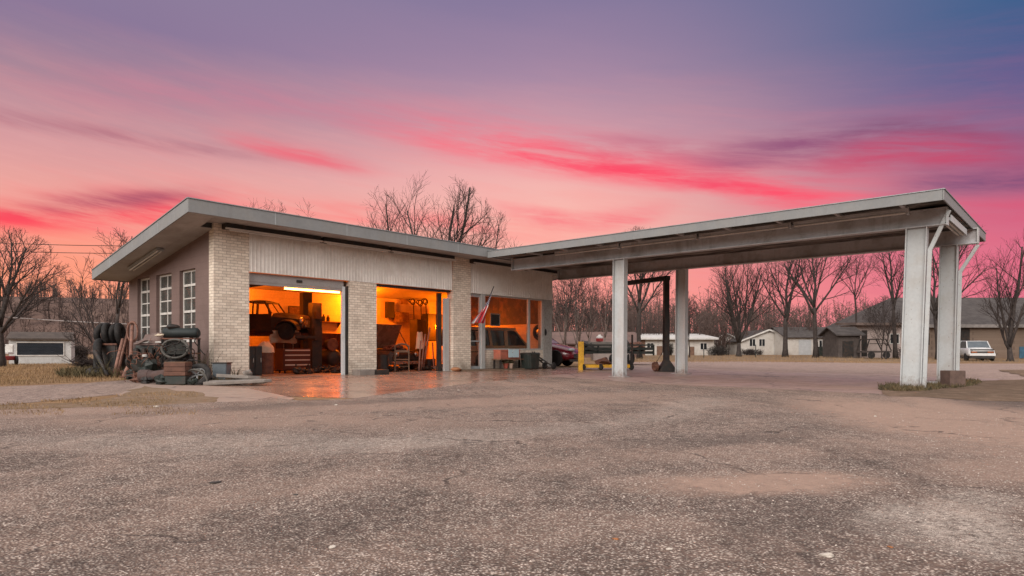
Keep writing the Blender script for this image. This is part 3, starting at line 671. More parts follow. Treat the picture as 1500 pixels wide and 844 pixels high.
# garage doors: folded panel, jambs, tracks
d1 = MB()
for i, (za, zb) in enumerate(((2.83, 2.90), (2.905, 3.165))): d1.box(8.9, 12.03, YF + .12, YF + .17, za, zb)
dp = d1.build('garage_door', mat('door_panel', (.30, .28, .27), .5, .1, 2), B, bevel=.006)
MB().box(10.38, 10.56, YF + .09, YF + .118, 2.99, 3.06).build('handle', M_DARK, dp)
hd = MB().box(8.85, 12.17, YF + .20, YF + .29, 3.0, 3.168); hd.box(13.24, 16.64, YF + .10, YF + .29, 3.09, 3.168); hd.build('door_header', M_DARK, B)
jb = MB(); jb.box(11.98, 12.075, YF + .1, YF + .2, Z0 + .012, 2.98); jb.build('door_jamb', mat('jamb_paint', (.58, .60, .61), .45, .1, 2), B)
jb = MB(); jb.box(12.09, 12.168, YF + .06, YF + .3, Z0 + .012, 3.0); jb.build('door_jamb', M_DARK, B)
jb = MB(); jb.box(16.36, 16.60, YF + .10, YF + .2, Z0 + .012, 2.86); jb.build('door_jamb', mat('jamb_grey', (.42, .42, .41), .5, .1, 2), B)
jb = MB(); jb.box(16.16, 16.33, YF + .24, YF + .34, Z0 + .012, 3.05); jb.build('door_jamb', M_DARK, B)
MB().bar((9.3, YF + .9, 2.86), (10.6, YF + 1.3, 3.12), .08, .10).build('door_track', M_DARK, B)
# storefront: entrance door and two panes
sf = MB(); y0, y1 = YF + .07, YF + .17
sf.box(17.595, 17.65, y0, y1, Z0, 3.128); sf.box(18.22, 18.42, y0 - .06, y1, Z0, 3.128)
for x0, x1 in ((17.65, 18.22), (18.42, 21.1), (21.22, 22.0)): sf.box(x0, x1, y0, y1, 3.07, 3.128)
sf.box(21.1, 21.22, y0, y1, .952, 3.128); sf.box(22.0, 22.048, y0, y1, .952, 3.128)
for x0, x1 in ((18.42, 21.1), (21.22, 22.0)): sf.box(x0, x1, y0, y1, .952, 1.01)
sfo = sf.build('storefront_frame', mat('frame_alu', (.42, .43, .42), .45, .1, 2), B)
MB().box(18.41, 21.11, y0 + .045, y0 + .053, 1.0, 3.08).build('pane', M_GLASSF, sfo)
MB().box(21.21, 22.01, y0 + .045, y0 + .053, 1.0, 3.08).build('pane', M_GLASSF, sfo)
dm = MB(); dm.box(17.652, 17.70, y0 + .01, y1 - .02, Z0 + .07, 3.066); dm.box(18.17, 18.216, y0 + .01, y1 - .02, Z0 + .07, 3.066)
dm.box(17.70, 18.17, y0 + .01, y1 - .02, Z0 + .07, Z0 + .17); dm.box(17.70, 18.17, y0 + .01, y1 - .02, 1.27, 1.32); dm.box(17.70, 18.17, y0 + .01, y1 - .02, 3.0, 3.066)
gd = dm.build('entrance_door', M_GREYP, B)
MB().box(17.69, 18.18, y0 + .045, y0 + .053, Z0 + .15, 3.02).build('pane', M_GLASSF, gd)
MB().box(17.595, 18.42, YF - .12, YF + .2, Z0 - .1, Z0 + .068).build('door_step', M_CONC, B)

# ------------------------------------------------------------------ canopy
M_CAN = mat('canopy_paint', (.47, .49, .495), .5, .08, 1.0, bump=.05, stain=(.40, .36, .32), sscale=1.8, samt=.3, grain=.05, streak=.14, rustfoot=.6)
M_CANB = mat('beam_paint', (.47, .47, .485), .55, .12, .8, bump=.05, stain=(.22, .19, .17), sscale=1.3, samt=.5, grain=.05, streak=.5)
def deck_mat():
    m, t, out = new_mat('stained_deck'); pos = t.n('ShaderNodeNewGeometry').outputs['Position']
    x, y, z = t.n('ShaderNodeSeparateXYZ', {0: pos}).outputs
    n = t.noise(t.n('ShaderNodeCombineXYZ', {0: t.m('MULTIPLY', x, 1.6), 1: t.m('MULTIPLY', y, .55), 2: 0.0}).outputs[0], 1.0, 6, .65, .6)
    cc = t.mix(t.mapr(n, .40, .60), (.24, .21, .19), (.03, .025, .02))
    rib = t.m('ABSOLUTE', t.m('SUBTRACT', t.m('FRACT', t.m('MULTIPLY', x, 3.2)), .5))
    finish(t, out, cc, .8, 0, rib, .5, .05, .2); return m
M_DECK = deck_mat()
CX0, CX1, CY0, CY1 = 17.5, 25.2, 2.50, 16.72
K = thing('station_canopy', 'long flat white steel canopy on four posts reaching out from the garage front', 'canopy', (18.7, 10, 0))
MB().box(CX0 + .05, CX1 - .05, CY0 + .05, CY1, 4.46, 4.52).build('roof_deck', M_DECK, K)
MB().box(CX0 + .02, CX1 - .02, CY0 + .02, CY1, 4.525, 4.57).build('roof_top', M_TAR, K)
fc = MB(); fc.box(CX0, CX0 + .03, CY0 + .032, CY1 + .02, 4.36, 4.60); fc.box(CX0, CX1, CY0, CY0 + .03, 4.36, 4.60); fc.box(CX1 - .03, CX1, CY0 + .032, CY1, 4.36, 4.60)
fc.build('fascia', M_FASCIA, K, bevel=.008)
dk = MB(); dk.box(CX0 - .02, CX0 + .05, CY0 + .06, CY1 + .02, 4.603, 4.622); dk.box(CX0 - .02, CX1 + .02, CY0 - .02, CY0 + .056, 4.603, 4.622); dk.build('drip_edge', M_GALV, K)
def ibeam_y(x, y0, y1, z0, z1, w_, tf=.03, tw=.03):
    mb = MB(); mb.box(x - w_ / 2, x + w_ / 2, y0, y1, z0, z0 + tf); mb.box(x - w_ / 2, x + w_ / 2, y0, y1, z1 - tf, z1); mb.box(x - tw / 2, x + tw / 2, y0 + .001, y1 - .001, z0 + tf, z1 - tf); return mb
ibeam_y(18.7, 2.62, 16.5, 3.975, 4.40, .24).build('beam', M_CANB, K, bevel=.004)
ibeam_y(22.5, 2.42, 17.2, 3.965, 4.40, .24).build('beam', M_CANB, K, bevel=.004)
for q in ((18.58, 18.83, 16.503, 16.53, 3.97, 4.40), (18.58, 18.83, 2.59, 2.617, 3.97, 4.40), (22.37, 22.63, 17.203, 17.23, 3.96, 4.40), (22.37, 22.63, 2.39, 2.417, 3.96, 4.40)): MB().box(*q).build('beam_end_plate', M_CAN, K)
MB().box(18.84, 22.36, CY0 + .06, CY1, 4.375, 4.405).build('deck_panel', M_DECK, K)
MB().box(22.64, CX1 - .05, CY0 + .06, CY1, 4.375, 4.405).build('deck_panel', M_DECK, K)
y = 3.4
while y < 16.6:
    MB().box(CX0 + .04, 18.56, y - .04, y + .04, 4.39, 4.455).build('purlin', M_CANB, K); y += 1.45
def column(x, y, zt, w_=.24, L=.44, lean=.05, tf=.028):
    z0 = hz(x, y) - .05; mb = MB()
    for a, b in ((-L / 2, -L / 2 + tf), (L / 2 - tf, L / 2)): mb.box(x - w_ / 2, x + w_ / 2, y + a, y + b, z0, zt)
    mb.box(x - .013, x + .013, y - L / 2 + tf, y + L / 2 - tf, z0, zt)
    mb.v = [(vx, vy - lean * (vz - z0) / (zt - z0), vz) for vx, vy, vz in mb.v]
    c = mb.build('column', M_CAN, K, bevel=.004)
    MB().box(x - .2, x + .2, y - .32, y + .32, z0, z0 + .085).build('base_plate', M_CAN, c)
    return c
column(18.7, 11.8, 3.973, lean=.03)
column(18.7, 3.36, 3.973, lean=.13, L=.46)
column(22.5, 11.5, 3.963, L=.40, lean=.03)
column(22.5, 3.17, 3.963, L=.44, lean=.08)
# rain pipes: from the end of the roof down the outer posts
def spout(x, y, zj, ztop, yt, lean):
    z0 = hz(x, y)
    mb = MB(); mb.bar((x, y, z0 + .03), (x, y - lean, zj), .065, .09); mb.bar((x, y - lean + .01, zj - .04), (x - .02, yt, ztop), .065, .09); mb.box(x - .09, x + .09, y - .16, y + .1, z0, z0 + .05)
    return mb.build('rain_pipe', M_CAN, K, bevel=.006)
spout(18.66, 3.36 - .285, 3.42, 4.32, 2.56, .12)
spout(22.5, 3.17 - .275, 3.22, 3.93, 2.40, .07)
# long tube fittings hung beside the beam, one fitting under the end
for y0, y1 in ((3.3, 6.0), (6.06, 8.7), (8.76, 11.4), (11.46, 14.1)):
    f = MB().box(18.13, 18.21, y0, y1, 4.33, 4.40); f.box(18.10, 18.24, y0, y0 + .05, 4.24, 4.405)
    q = f.build('tube_fitting', M_CANB, K); MB().tube([(18.17, y0 + .08, 4.29), (18.17, y1 - .02, 4.29)], .026, 8).build('tube', M_WHITE, q)
f = MB().box(18.95, 21.6, 2.58, 2.80, 4.13, 4.20); f.box(18.95, 21.6, 2.56, 2.578, 4.10, 4.26); f.box(19.1, 19.2, 2.66, 2.72, 4.20, 4.37); f.box(21.3, 21.4, 2.66, 2.72, 4.20, 4.37)
q = f.build('tube_fitting', M_CAN, K)
tb = MB()
for yy in (2.64, 2.74): tb.tube([(19.1, yy, 4.108), (21.5, yy, 4.108)], .022, 8)
tb.build('tube', M_WHITE, q)
# ------------------------------------------------------------------ inside the bays
ZF = Z0 + .012
M_OLDCAR = mat('primer_body', (.03, .018, .013), .6, .4, 3, stain=(.075, .033, .018), sscale=4, samt=.7)
M_CHROME = mat('dull_chrome', (.5, .48, .45), .3, .2, 5, metal=.9)
M_CARD = mat('cardboard', (.55, .40, .24), .85, .2, 4)
M_CLOTH = mat('pale_cloth', (.60, .50, .38), .9, .15, 4)
M_SIGNB = mat('board_brown', (.16, .09, .05), .7, .4, 6, stain=(.35, .24, .12), sscale=9, samt=.6)

def wheel(parent, c, r, w_, axis='Y', name='wheel'):
    mb = MB(); mb.lathe([(r * .62, -w_ / 2), (r * .93, -w_ / 2), (r, -w_ * .3), (r, w_ * .3), (r * .93, w_ / 2), (r * .62, w_ / 2), (r * .6, 0)], c, 22, axis)
    o = mb.build(name, M_RUBBER, parent, smooth=False)
    rm = MB(); rm.lathe([(.001, -w_ * .42), (r * .2, -w_ * .42), (r * .55, -w_ * .2), (r * .61, -w_ * .46), (r * .61, w_ * .46), (r * .55, w_ * .2), (r * .2, w_ * .42), (.001, w_ * .42)], c, 18, axis)
    rm.build('rim', M_CHROME, o, smooth=False); return o

def pickup_shell():
    t = thing('pickup_cab', 'stripped old pickup cab raised high on the lift in the first bay', 'pickup cab', (0, 0, 0))
    b = MB()   # hood and cowl, lofted along the length (x forward)
    rings = []
    for x, w_, zb, zt in ((1.75, .42, .25, .46), (1.7, .55, .15, .56), (1.2, .66, .1, .63), (.62, .78, .05, .68), (.55, .80, .0, .66)):
        rings.append([Vector((x, -w_, zb)), Vector((x, -w_, zt - .14)), Vector((x, -w_ * .75, zt)), Vector((x, 0, zt + .05)), Vector((x, w_ * .75, zt)), Vector((x, w_, zt - .14)), Vector((x, w_, zb))])
    b.loft(rings); b.box(-.75, .548, -.80, -.76, 0, .64); b.box(-.75, .548, .76, .80, 0, .64); b.box(-.79, -.752, -.8, .8, 0, .64); b.box(-.75, .55, -.755, .755, -.04, -.002)
    b.build('cab_body', M_OLDCAR, t)
    p = MB()
    for s in (-1, 1):
        p.bar((.52, s * .74, .66), (.22, s * .64, 1.10), .06); p.bar((-.74, s * .74, .64), (-.66, s * .64, 1.10), .08); p.bar((-.22, s * .77, .64), (-.24, s * .66, 1.10), .05)
    p.bar((.22, -.64, 1.10), (.22, .64, 1.10), .06); p.bar((.52, 0, .70), (.22, 0, 1.1), .03)
    p.build('window_pillars', M_OLDCAR, t)
    rr = MB().grid(lambda u, v: Vector((-.72 + u * .98, -.68 + v * 1.36, 1.12 + .09 * math.sin(math.pi * u) ** .6 * math.sin(math.pi * v) ** .5)), 8, 8)
    rr.box(-.7, .24, -.66, .66, 1.095, 1.118); rr.build('cab_roof', M_OLDCAR, t)
    for s in (-1, 1):
        f = MB(); R_ = []
        for k in range(9):
            a = math.pi * k / 8; R_.append([Vector((1.15 - .52 * math.cos(a), s * .62, .06 + .40 * math.sin(a))), Vector((1.15 - .52 * math.cos(a), s * .92, .02 + .38 * math.sin(a))), Vector((1.15 - .47 * math.cos(a), s * .92, .02 + .33 * math.sin(a))), Vector((1.15 - .47 * math.cos(a), s * .62, .02 + .33 * math.sin(a)))])
        f.loft(R_); f.build('fender', M_OLDCAR, t)
        MB().lathe([(.001, .02), (.12, .02), (.13, -.06)], (1.74, s * .66, .40), 12, 'X').build('headlight', M_CHROME, t, smooth=True)
        MB().box(1.705, 1.752, -.30 if s < 0 else .02, -.02 if s < 0 else .30, .16, .42).build('grille', M_CHROME, t)
    for x, y in ((1.15, -.76), (1.15, .76)): wheel(t, (x, y, 0), .33, .2)
    MB().box(-1.9, 1.6, -.5, -.42, -.16, -.04).box(-1.9, 1.6, .42, .5, -.16, -.04).box(-1.2, -1.1, -.42, .42, -.15, -.05).build('chassis', M_RUST, t)
    p_ = FY(404, 490, 21.7); t.location = (p_.x - .35, 21.7, 1.60); t.rotation_euler.z = R(-52); t.scale = (.86, .86, .92)
pickup_shell()
def lift(x, y, h, lab):
    t = thing('lift_post', lab, 'vehicle lift', (x, y, ZF), 'posts of the vehicle lift')
    MB().box(x - .19, x + .19, y - .13, y - .07, ZF + .03, h).box(x - .19, x - .13, y - .07, y + .13, ZF + .03, h).box(x + .13, x + .19, y - .07, y + .13, ZF + .03, h).build('post', M_DARK, t)
    MB().box(x - .3, x + .3, y - .3, y + .3, ZF, ZF + .028).build('base_plate', M_DARK, t)
    MB().box(x - .15, x + .15, y - .22, y - .132, 1.3, 1.75).box(x - .9, x - .1, y - .30, y - .222, 1.36, 1.46).build('lift_arm', M_DARK, t)
    MB().box(x - .1, x + .1, y - .2, y - .132, 2.05, 2.3).build('cable_box', M_OLDCAR, t)
p_ = FY(461.5, 500, 20.6); lift(p_.x, 20.6, 2.62, 'black steel lift post nearer the doorway of the first bay')
p_ = FY(448, 500, 22.6); lift(p_.x, 22.6, 3.15, 'taller black lift post standing behind the raised pickup cab')
def tool_chest():
    a = FY(415, 545, 20.3).x; b = FY(455, 545, 20.3).x; y = 20.3
    t = thing('tool_chest', 'dark red tool chest with four wide drawers under the raised pickup', 'tool chest', ((a + b) / 2, y, ZF))
    MB().box(a, b, y, y + .5, ZF + .12, 1.0).build('cabinet', M_TOOLBOX, t, bevel=.01)
    for k in range(4):
        z = ZF + .16 + k * .165; d = MB().box(a + .03, b - .03, y - .022, y - .002, z, z + .15).build('drawer', M_TOOLBOX, t)
        MB().box(a + .05, b - .05, y - .05, y - .024, z + .10, z + .14).build('handle', mat('drawer_trim', (.6, .5, .42), .4, .1, 3), d)
    for x in (a + .1, b - .1):
        for yy in (y + .08, y + .42): MB().lathe([(.045, -.015), (.055, 0), (.045, .015)], (x, yy, ZF + .055), 12, 'X').build('caster', M_RUBBER, t)
tool_chest()
def drum(px0, px1, y, h, lab, m, name='steel_drum'):
    a = FY(px0, 540, y).x; b = FY(px1, 540, y).x; r = (b - a) / 2; c = ((a + b) / 2, y + r, ZF)
    o = MB().lathe([(r * .97, 0), (r, .02), (r, h * .33), (r * 1.03, h * .345), (r, h * .36), (r, h * .66), (r * 1.03, h * .675), (r, h * .69), (r, h - .02), (r * 1.03, h), (r * .95, h), (r * .95, h - .04), (.001, h - .04)], (0, 0, 0), 24).build(name, m)
    o.location = c; return tag(o, lab, 'drum'), c
o, c = drum(384, 405, 20.0, .70, 'brown steel drum under the pale bag in the first bay', M_RUST)
bag = MB().grid(lambda u, v: (( .30 - .06 * v) * math.cos(u * 6.2832) * (1 - .55 * max(0, v - .55) / .45), (.2) * math.sin(u * 6.2832) * (1 - .8 * max(0, v - .55) / .45), .36 * v + .015 * math.sin(u * 31)), 24, 8).build('cloth_bag', M_CLOTH, smooth=True)
bag.location = (c[0], c[1], ZF + .70); tag(bag, 'pale bag with pinched top sitting on the brown drum', 'bag')
def cabinet(px0, px1, y, z1, lab, m, z0=ZF, dpt=.5, name='storage_cabinet', cat='cabinet', doors=2, tilt=0):
    a = FY(px0, 520, y).x; b = FY(px1, 520, y).x
    t = thing(name, lab, cat, ((a + b) / 2, y, z0))
    MB().box(a, b, y, y + dpt, z0, z1).build('case', m, t, bevel=.008)
    for k in range(doors):
        u0 = a + (b - a) * k / doors; u1 = a + (b - a) * (k + 1) / doors
        d = MB().box(u0 + .012, u1 - .012, y - .02, y - .002, z0 + .04, z1 - .03).build('door', m, t)
        MB().box(u1 - .07, u1 - .05, y - .045, y - .022, z0 + (z1 - z0) * .45, z0 + (z1 - z0) * .6).build('handle', M_CHROME, d)
    return t
cabinet(362, 384, 19.3, 1.08, 'dark low cabinet just inside the first bay beside the brick pier', M_DARK)
# compressor
def compressor():
    c = FY(483, 520, 21.2); t = thing('air_compressor', 'black round tank compressor on the floor right of the lift post', 'compressor', (c.x, 21.2, ZF))
    MB().lathe([(.001, -.42), (.2, -.40), (.31, -.3), (.31, .3), (.2, .40), (.001, .42)], (c.x, 21.2, ZF + .5), 20, 'Y').build('tank', M_DARK, t, smooth=True)
    MB().blob((c.x, 21.2, ZF + .98), (.26, .3, .2), 3, .5).build('motor', M_OLDCAR, t, smooth=True)
    MB().lathe([(.22, -.03), (.24, 0), (.22, .03), (.08, .02)], (c.x - .1, 20.86, ZF + .98), 18, 'Y').build('flywheel', M_RUST, t)
    for sx in (-1, 1): MB().bar((c.x + sx * .18, 20.95, ZF + .3), (c.x + sx * .26, 20.95, ZF), .05).build('foot', M_DARK, t); MB().bar((c.x + sx * .18, 21.45, ZF + .3), (c.x + sx * .26, 21.45, ZF), .05).build('foot', M_DARK, t)
compressor()
# back bench with clutter
def bench():
    a, b, y = FY(425, 500, 23.2).x, 16.0, 23.2
    t = thing('work_bench', 'long wooden work bench along the back wall of the bays', 'bench', ((a + b) / 2, y, ZF))
    MB().box(a, b, y, y + .65, 1.02, 1.08).build('bench_top', M_WOOD, t)
    x = a + .05
    while x < b - .1: MB().box(x, x + .09, y + .05, y + .14, ZF, 1.018).build('leg', M_WOOD, t); x += 1.45
    MB().box(a + .1, b - .1, y + .1, y + .6, .42, .46).build('shelf', M_WOOD, t)
    rnd = random.Random(3)
    kinds = [('red metal tool box', M_TOOLBOX), ('brown cardboard carton', M_CARD), ('black battery case', M_DARK), ('rusty parts tin', M_RUST)]
    x = a + .15; i = 0
    where = ['first from its end by the lift', 'beside the tall lift post', 'behind the compressor', 'behind the dividing pier', 'under the wall shelf', 'behind the raised hood', 'behind the tall lockers', 'beside the hanging hoses', 'next to the dark cupboard', 'at its far end']
    while x < b - .5 and i < 10:
        w_ = rnd.uniform(.22, .5); h = rnd.uniform(.14, .36); kk = kinds[i % 4]
        q = thing('tool_box' if i % 4 == 0 else 'parts_box', f'{kk[0]} on the work bench {where[i]}', 'box', (x + w_ / 2, y + .3, 1.08), 'boxes along the work bench')
        MB().box(x, x + w_, y + .1, y + .42, 1.082, 1.08 + h * .72).build('case', kk[1], q, bevel=.01)
        MB().box(x - .008, x + w_ + .008, y + .09, y + .43, 1.083 + h * .72, 1.08 + h).build('lid', kk[1], q, bevel=.01)
        x += w_ + rnd.uniform(.1, .4); i += 1
bench()
def wall_shelf(px0, px1, py, y, lab, items, grp):
    a, b = FY(px0, py, y), FY(px1, py, y); z = a.z
    t = thing('wall_shelf', lab, 'shelf', ((a.x + b.x) / 2, y, z)); MB().box(a.x, b.x, y, YB - .2, z - .035, z).build('board', M_WOOD, t)
    for x in (a.x + .1, b.x - .1): MB().prism([(y + .05, z - .036), (YB - .2, z - .036), (YB - .2, z - .25)], 'X', x - .015, x + .015).build('bracket', M_DARK, t)
    for i, (px, r, h, lb, m) in enumerate(items):
        p = FY(px, py, y + .12); o = MB().lathe([(r, 0), (r, h * .62), (r * .45, h * .78), (r * .45, h * .96), (.001, h)], (0, 0, 0), 12).build('oil_bottle', m, smooth=False)
        o.location = (p.x, y + .12, z + .002); tag(o, lb, 'bottle', grp)
wall_shelf(467, 503, 470.5, 23.65, 'narrow board shelf with two dark bottles above the bench in the first bay', [(474, .07, .3, 'dark oil bottle on the first bay shelf nearer the lift post', M_DARK), (480.5, .075, .27, 'squat dark oil bottle on the first bay shelf, second from the lift post', M_DARK)], 'bottles on the bay shelf')
def board(px0, px1, py0, py1, y, lab, m, name='wall_board', cat='board', frame=True):
    a = FY(px0, py0, y); b = FY(px1, py1, y); z0, z1 = min(a.z, b.z), max(a.z, b.z)
    if not frame:
        return tag(MB().box(a.x, b.x, y, YB - .203, z0, z1).build(name, m, bevel=.005), lab, cat)
    t = thing(name, lab, cat, ((a.x + b.x) / 2, y, z0)); MB().box(a.x + .03, b.x - .03, y + .012, y + .03, z0 + .03, z1 - .03).build('panel', m, t)
    f = MB(); f.box(a.x, b.x, y, y + .04, z0, z0 + .028).box(a.x, b.x, y, y + .04, z1 - .028, z1).box(a.x, a.x + .028, y, y + .04, z0 + .028, z1 - .028).box(b.x - .028, b.x, y, y + .04, z0 + .028, z1 - .028); f.build('frame', M_DARK, t)
board(423, 443, 448, 466, 23.86, 'brown faded board on the back wall behind the pickup cab', M_SIGNB)
board(496, 503, 512, 534, 23.0, 'pale upright carton on the floor beside the first bay jamb', M_CARD, 'tall_carton', 'carton', False)
# a white sheet and hose over the raised engine
o = MB().grid(lambda u, v: (u * 1.0 - .5 + .05 * math.sin(v * 9), v * .5 - .25, .10 * noise.noise(Vector((u * 4, v * 4, 2))) + .2 * u * (1 - u)), 14, 8).build('shop_rag', M_CLOTH, smooth=True)
p_ = FY(416, 482, 20.9); o.location = (p_.x, 20.9, 1.40); o.rotation_euler = (R(-60), 0, 0); tag(o, 'pale shop rag draped from the lift arm below the pickup cab', 'rag')
# lit tubes: the one hanging in the first bay, then added fill tubes
def tube_light(x0, x1, y, z, lab, e=70):
    t = thing('tube_light', lab, 'tube light', ((x0 + x1) / 2, y, z))
    MB().tube([(x0, y, z), (x1, y, z)], .032, 10).build('tube', M_TUBE, t)
    MB().box(x0 - .05, x1 + .05, y - .07, y + .07, z + .045, z + .10).box(x0 - .03, x0 - .001, y - .03, y + .03, z - .03, z + .044).box(x1 + .001, x1 + .03, y - .03, y + .03, z - .03, z + .044).build('batten', M_WHITE, t)
    MB().bar((x0 + .3, y, z + .1), (x0 + .3, y, ru(y)), .012).bar((x1 - .3, y, z + .1), (x1 - .3, y, ru(y)), .012).build('hanger', M_DARK, t)
    L = bpy.data.lights.new('tube_glow', 'POINT'); L.energy = e; L.color = (1.0, .158, .0015); L.shadow_soft_size = .12
    lo = bpy.data.objects.new('tube_glow', L); col.objects.link(lo); lo.location = ((x0 + x1) / 2, y, z - .2)
ta, tb_ = FY(416, 422.5, 20.2), FY(497, 428.5, 20.2)
tube_light(ta.x, tb_.x, 20.2, ta.z, 'lit fluorescent tube hanging in the first bay', 110)
tube_light(10.2, 11.5, 22.9, 3.3, 'added unseen fill tube behind the raised pickup cab near the side wall', 290)  # added out of view to brighten the back wall
tube_light(16.0, 16.85, 23.0, 3.3, 'added short fill tube on the back wall, unseen behind the middle pier', 540)  # hidden fill light added for the walls of both bays
tube_light(20.55, 21.5, 21.9, 2.35, 'added short fill tube over the back of the parked van, out of sight', 480)  # added out of sight behind the tall pier to light the end wall

# bay two
def hood_car():
    t = thing('open_hood_car', 'dark old car with its hood raised in the second bay', 'car', (0, 0, 0))
    # local: x = across, y = away from viewer
    b = MB(); rings = []
    for y, w_, zt in ((0, .72, .62), (.12, .80, .74), (1.2, .84, .80), (1.5, .84, .84), (2.4, .82, .86)):
        rings.append([Vector((-w_, y, .22)), Vector((-w_, y, zt - .12)), Vector((-w_ * .86, y, zt)), Vector((w_ * .86, y, zt)), Vector((w_, y, zt - .12)), Vector((w_, y, .22))])
    b.loft(rings); b.build('body', M_OLDCAR, t)
    g_ = MB(); R2 = []
    for y, z, w_ in ((1.5, .85, .74), (1.95, 1.32, .60), (2.6, 1.36, .60)): R2.append([Vector((-w_, y, .80)), Vector((-w_, y, z)), Vector((w_, y, z)), Vector((w_, y, .80))])
    g_.loft(R2); g_.build('windscreen', M_GLASSW, t)
    MB().grid(lambda u, v: Vector((-.72 + 1.44 * u, 1.28 - .42 * v + .05 * math.sin(math.pi * u), .86 + .92 * v)), 6, 6).grid(lambda u, v: Vector((-.72 + 1.44 * u, 1.31 - .42 * v + .05 * math.sin(math.pi * u), .86 + .92 * v)), 6, 6).build('hood', mat('hood_paint', (.20, .13, .09), .3, .25, 3, stain=(.08, .045, .03), sscale=3, samt=.5), t, smooth=True)
    MB().bar((.55, .3, .78), (.6, .95, 1.6), .03).build('hood_prop', M_WOOD, t)
    MB().box(-.7, .7, -.06, -.01, .40, .56).build('grille', M_DARK, t); MB().box(-.82, .82, -.14, -.065, .24, .36).build('bumper', M_CHROME, t)
    for s in (-1, 1): MB().lathe([(.001, .03), (.09, .02), (.10, -.05)], (s * .55, -.05, .62), 12, 'Y').build('headlight', M_CHROME, t, smooth=True)
    MB().blob((0, .6, .84), (.42, .36, .14), 8, .7).build('engine', M_RUST, t)
    for s in (-1, 1): wheel(t, (s * .74, .7, .32), .32, .2, 'X')
    t.location = (16.05, 19.7, ZF); t.rotation_euler.z = R(8)
hood_car()
def chair():
    t = thing('wooden_armchair', 'worn wooden armchair in the doorway of the second bay', 'chair', (0, 0, 0)); m = mat('chair_wood', (.13, .07, .04), .6, .25, 6)
    MB().box(-.27, .27, -.25, .25, .42, .46).build('seat', m, t, bevel=.01)
    for x, y, h in ((-.24, -.22, .66), (.24, -.22, .66), (-.24, .22, .95), (.24, .22, .95)): MB().bar((x, y, 0), (x, y + (.06 if h > .8 else 0), h), .045).build('leg', m, t)
    for s in (-1, 1): MB().bar((s * .24, -.26, .67), (s * .25, .26, .70), .06, .035).build('armrest', m, t)
    bk = MB(); bk.tube([(-.25, .27, .9), (-.13, .29, .98), (0, .295, 1.0), (.13, .29, .98), (.25, .27, .9)], .03, 8); bk.box(-.22, .22, .255, .28, .70, .78); bk.build('backrest', m, t)
    MB().bar((-.24, -.2, .2), (-.24, .22, .2), .03).bar((.24, -.2, .2), (.24, .22, .2), .03).bar((-.24, 0, .2), (.24, 0, .2), .03).build('stretcher', m, t)
    p_ = FY(589, 545, 18.5); t.location = (p_.x, 18.5, ZF); t.rotation_euler.z = R(140)
chair()
cabinet(611, 624, 22.0, 2.28, 'tall narrow dark lockers standing in the second bay', M_DARK, doors=2)
cabinet(626.5, 650, 22.9, 2.62, 'dark wall cupboard with open shelf in the second bay', M_DARK, z0=1.35, name='wall_cupboard', cat='cupboard', dpt=.4)
board(567, 578, 442, 466, 23.76, 'dark upright box mounted high on the second bay back wall', M_DARK, 'wall_box', 'wall box', False)
board(579.5, 599, 457, 473, 23.72, 'brown box shelf on the wall above the raised hood', M_SIGNB, 'box_shelf', 'shelf', False)
board(589, 597, 432, 446, 23.8, 'small dark calendar sized board near the second bay ceiling', M_SIGNB, 'wall_panel', 'board', False)
def hose(px, py0, py1, y, lab, sd_):
    a = FY(px, py0, y); b = FY(px + 1, py1, y); rnd = random.Random(sd_)
    t = thing('hanging_hose', lab, 'hose', (a.x, y, b.z), 'hoses hanging in the second bay')
    MB().torus((a.x, y, a.z), .16, .03, 20, 6, Matrix.Rotation(R(90), 3, 'X'), 1, .6).torus((a.x + .03, y - .05, a.z - .04), .13, .03, 20, 6, Matrix.Rotation(R(90), 3, 'X')).build('coil', M_DARK, t)
    MB().tube([(a.x + .1, y, a.z - .1), (a.x + .12, y, (a.z + b.z) / 2), (b.x + .1, y, b.z)], .025, 6).build('drop', M_DARK, t)
for i, (px, lb) in enumerate(((603, 'coiled black hose hanging behind the raised hood'), (614, 'coiled black hose hanging above the tall lockers'), (621.5, 'coiled black hose hanging beside the wall cupboard'))):
    hose(px, 441 + (i % 2) * 2, 470, 23.4, lb, i)
def jack():
    p_ = FY(642, 540, 18.7)
    t = thing('floor_jack', 'long handled floor jack leaning by the second bay jamb', 'floor jack', (p_.x, 18.7, ZF))
    x = p_.x
    MB().box(x - .16, x + .16, 18.3, 19.0, ZF + .06, ZF + .16).build('frame', M_RUSTP, t)
    MB().bar((x, 18.95, ZF + .16), (x + .15, 19.2, 1.25), .04).build('handle', M_RUSTP, t)
    MB().lathe([(.08, -.02), (.08, .02)], (x, 18.4, ZF + .2), 12).build('saddle', M_DARK, t)
    for sx in (-.18, .18):
        for yy in (18.36, 18.92): MB().lathe([(.06, -.02), (.065, 0), (.06, .02)], (x + sx, yy, ZF + .065), 12, 'X').build('caster', M_DARK, t)
jack()
M_BROWNW = mat('brown_cupboard', (.07, .035, .02), .7, .4, 3, stain=(.03, .018, .012), sscale=4, samt=.7)
cabinet(403, 457, 22.75, 1.84, 'wide brown wooden cupboard behind the tool chest in the first bay', M_BROWNW, doors=4, dpt=.4)
cabinet(469, 506, 22.9, 1.62, 'dark red brown shelving cupboard right of the lift posts', mat('red_brown_shelf', (.11, .03, .018), .7, .5, 5, stain=(.03, .012, .01), sscale=6, samt=.8), doors=3, dpt=.25)
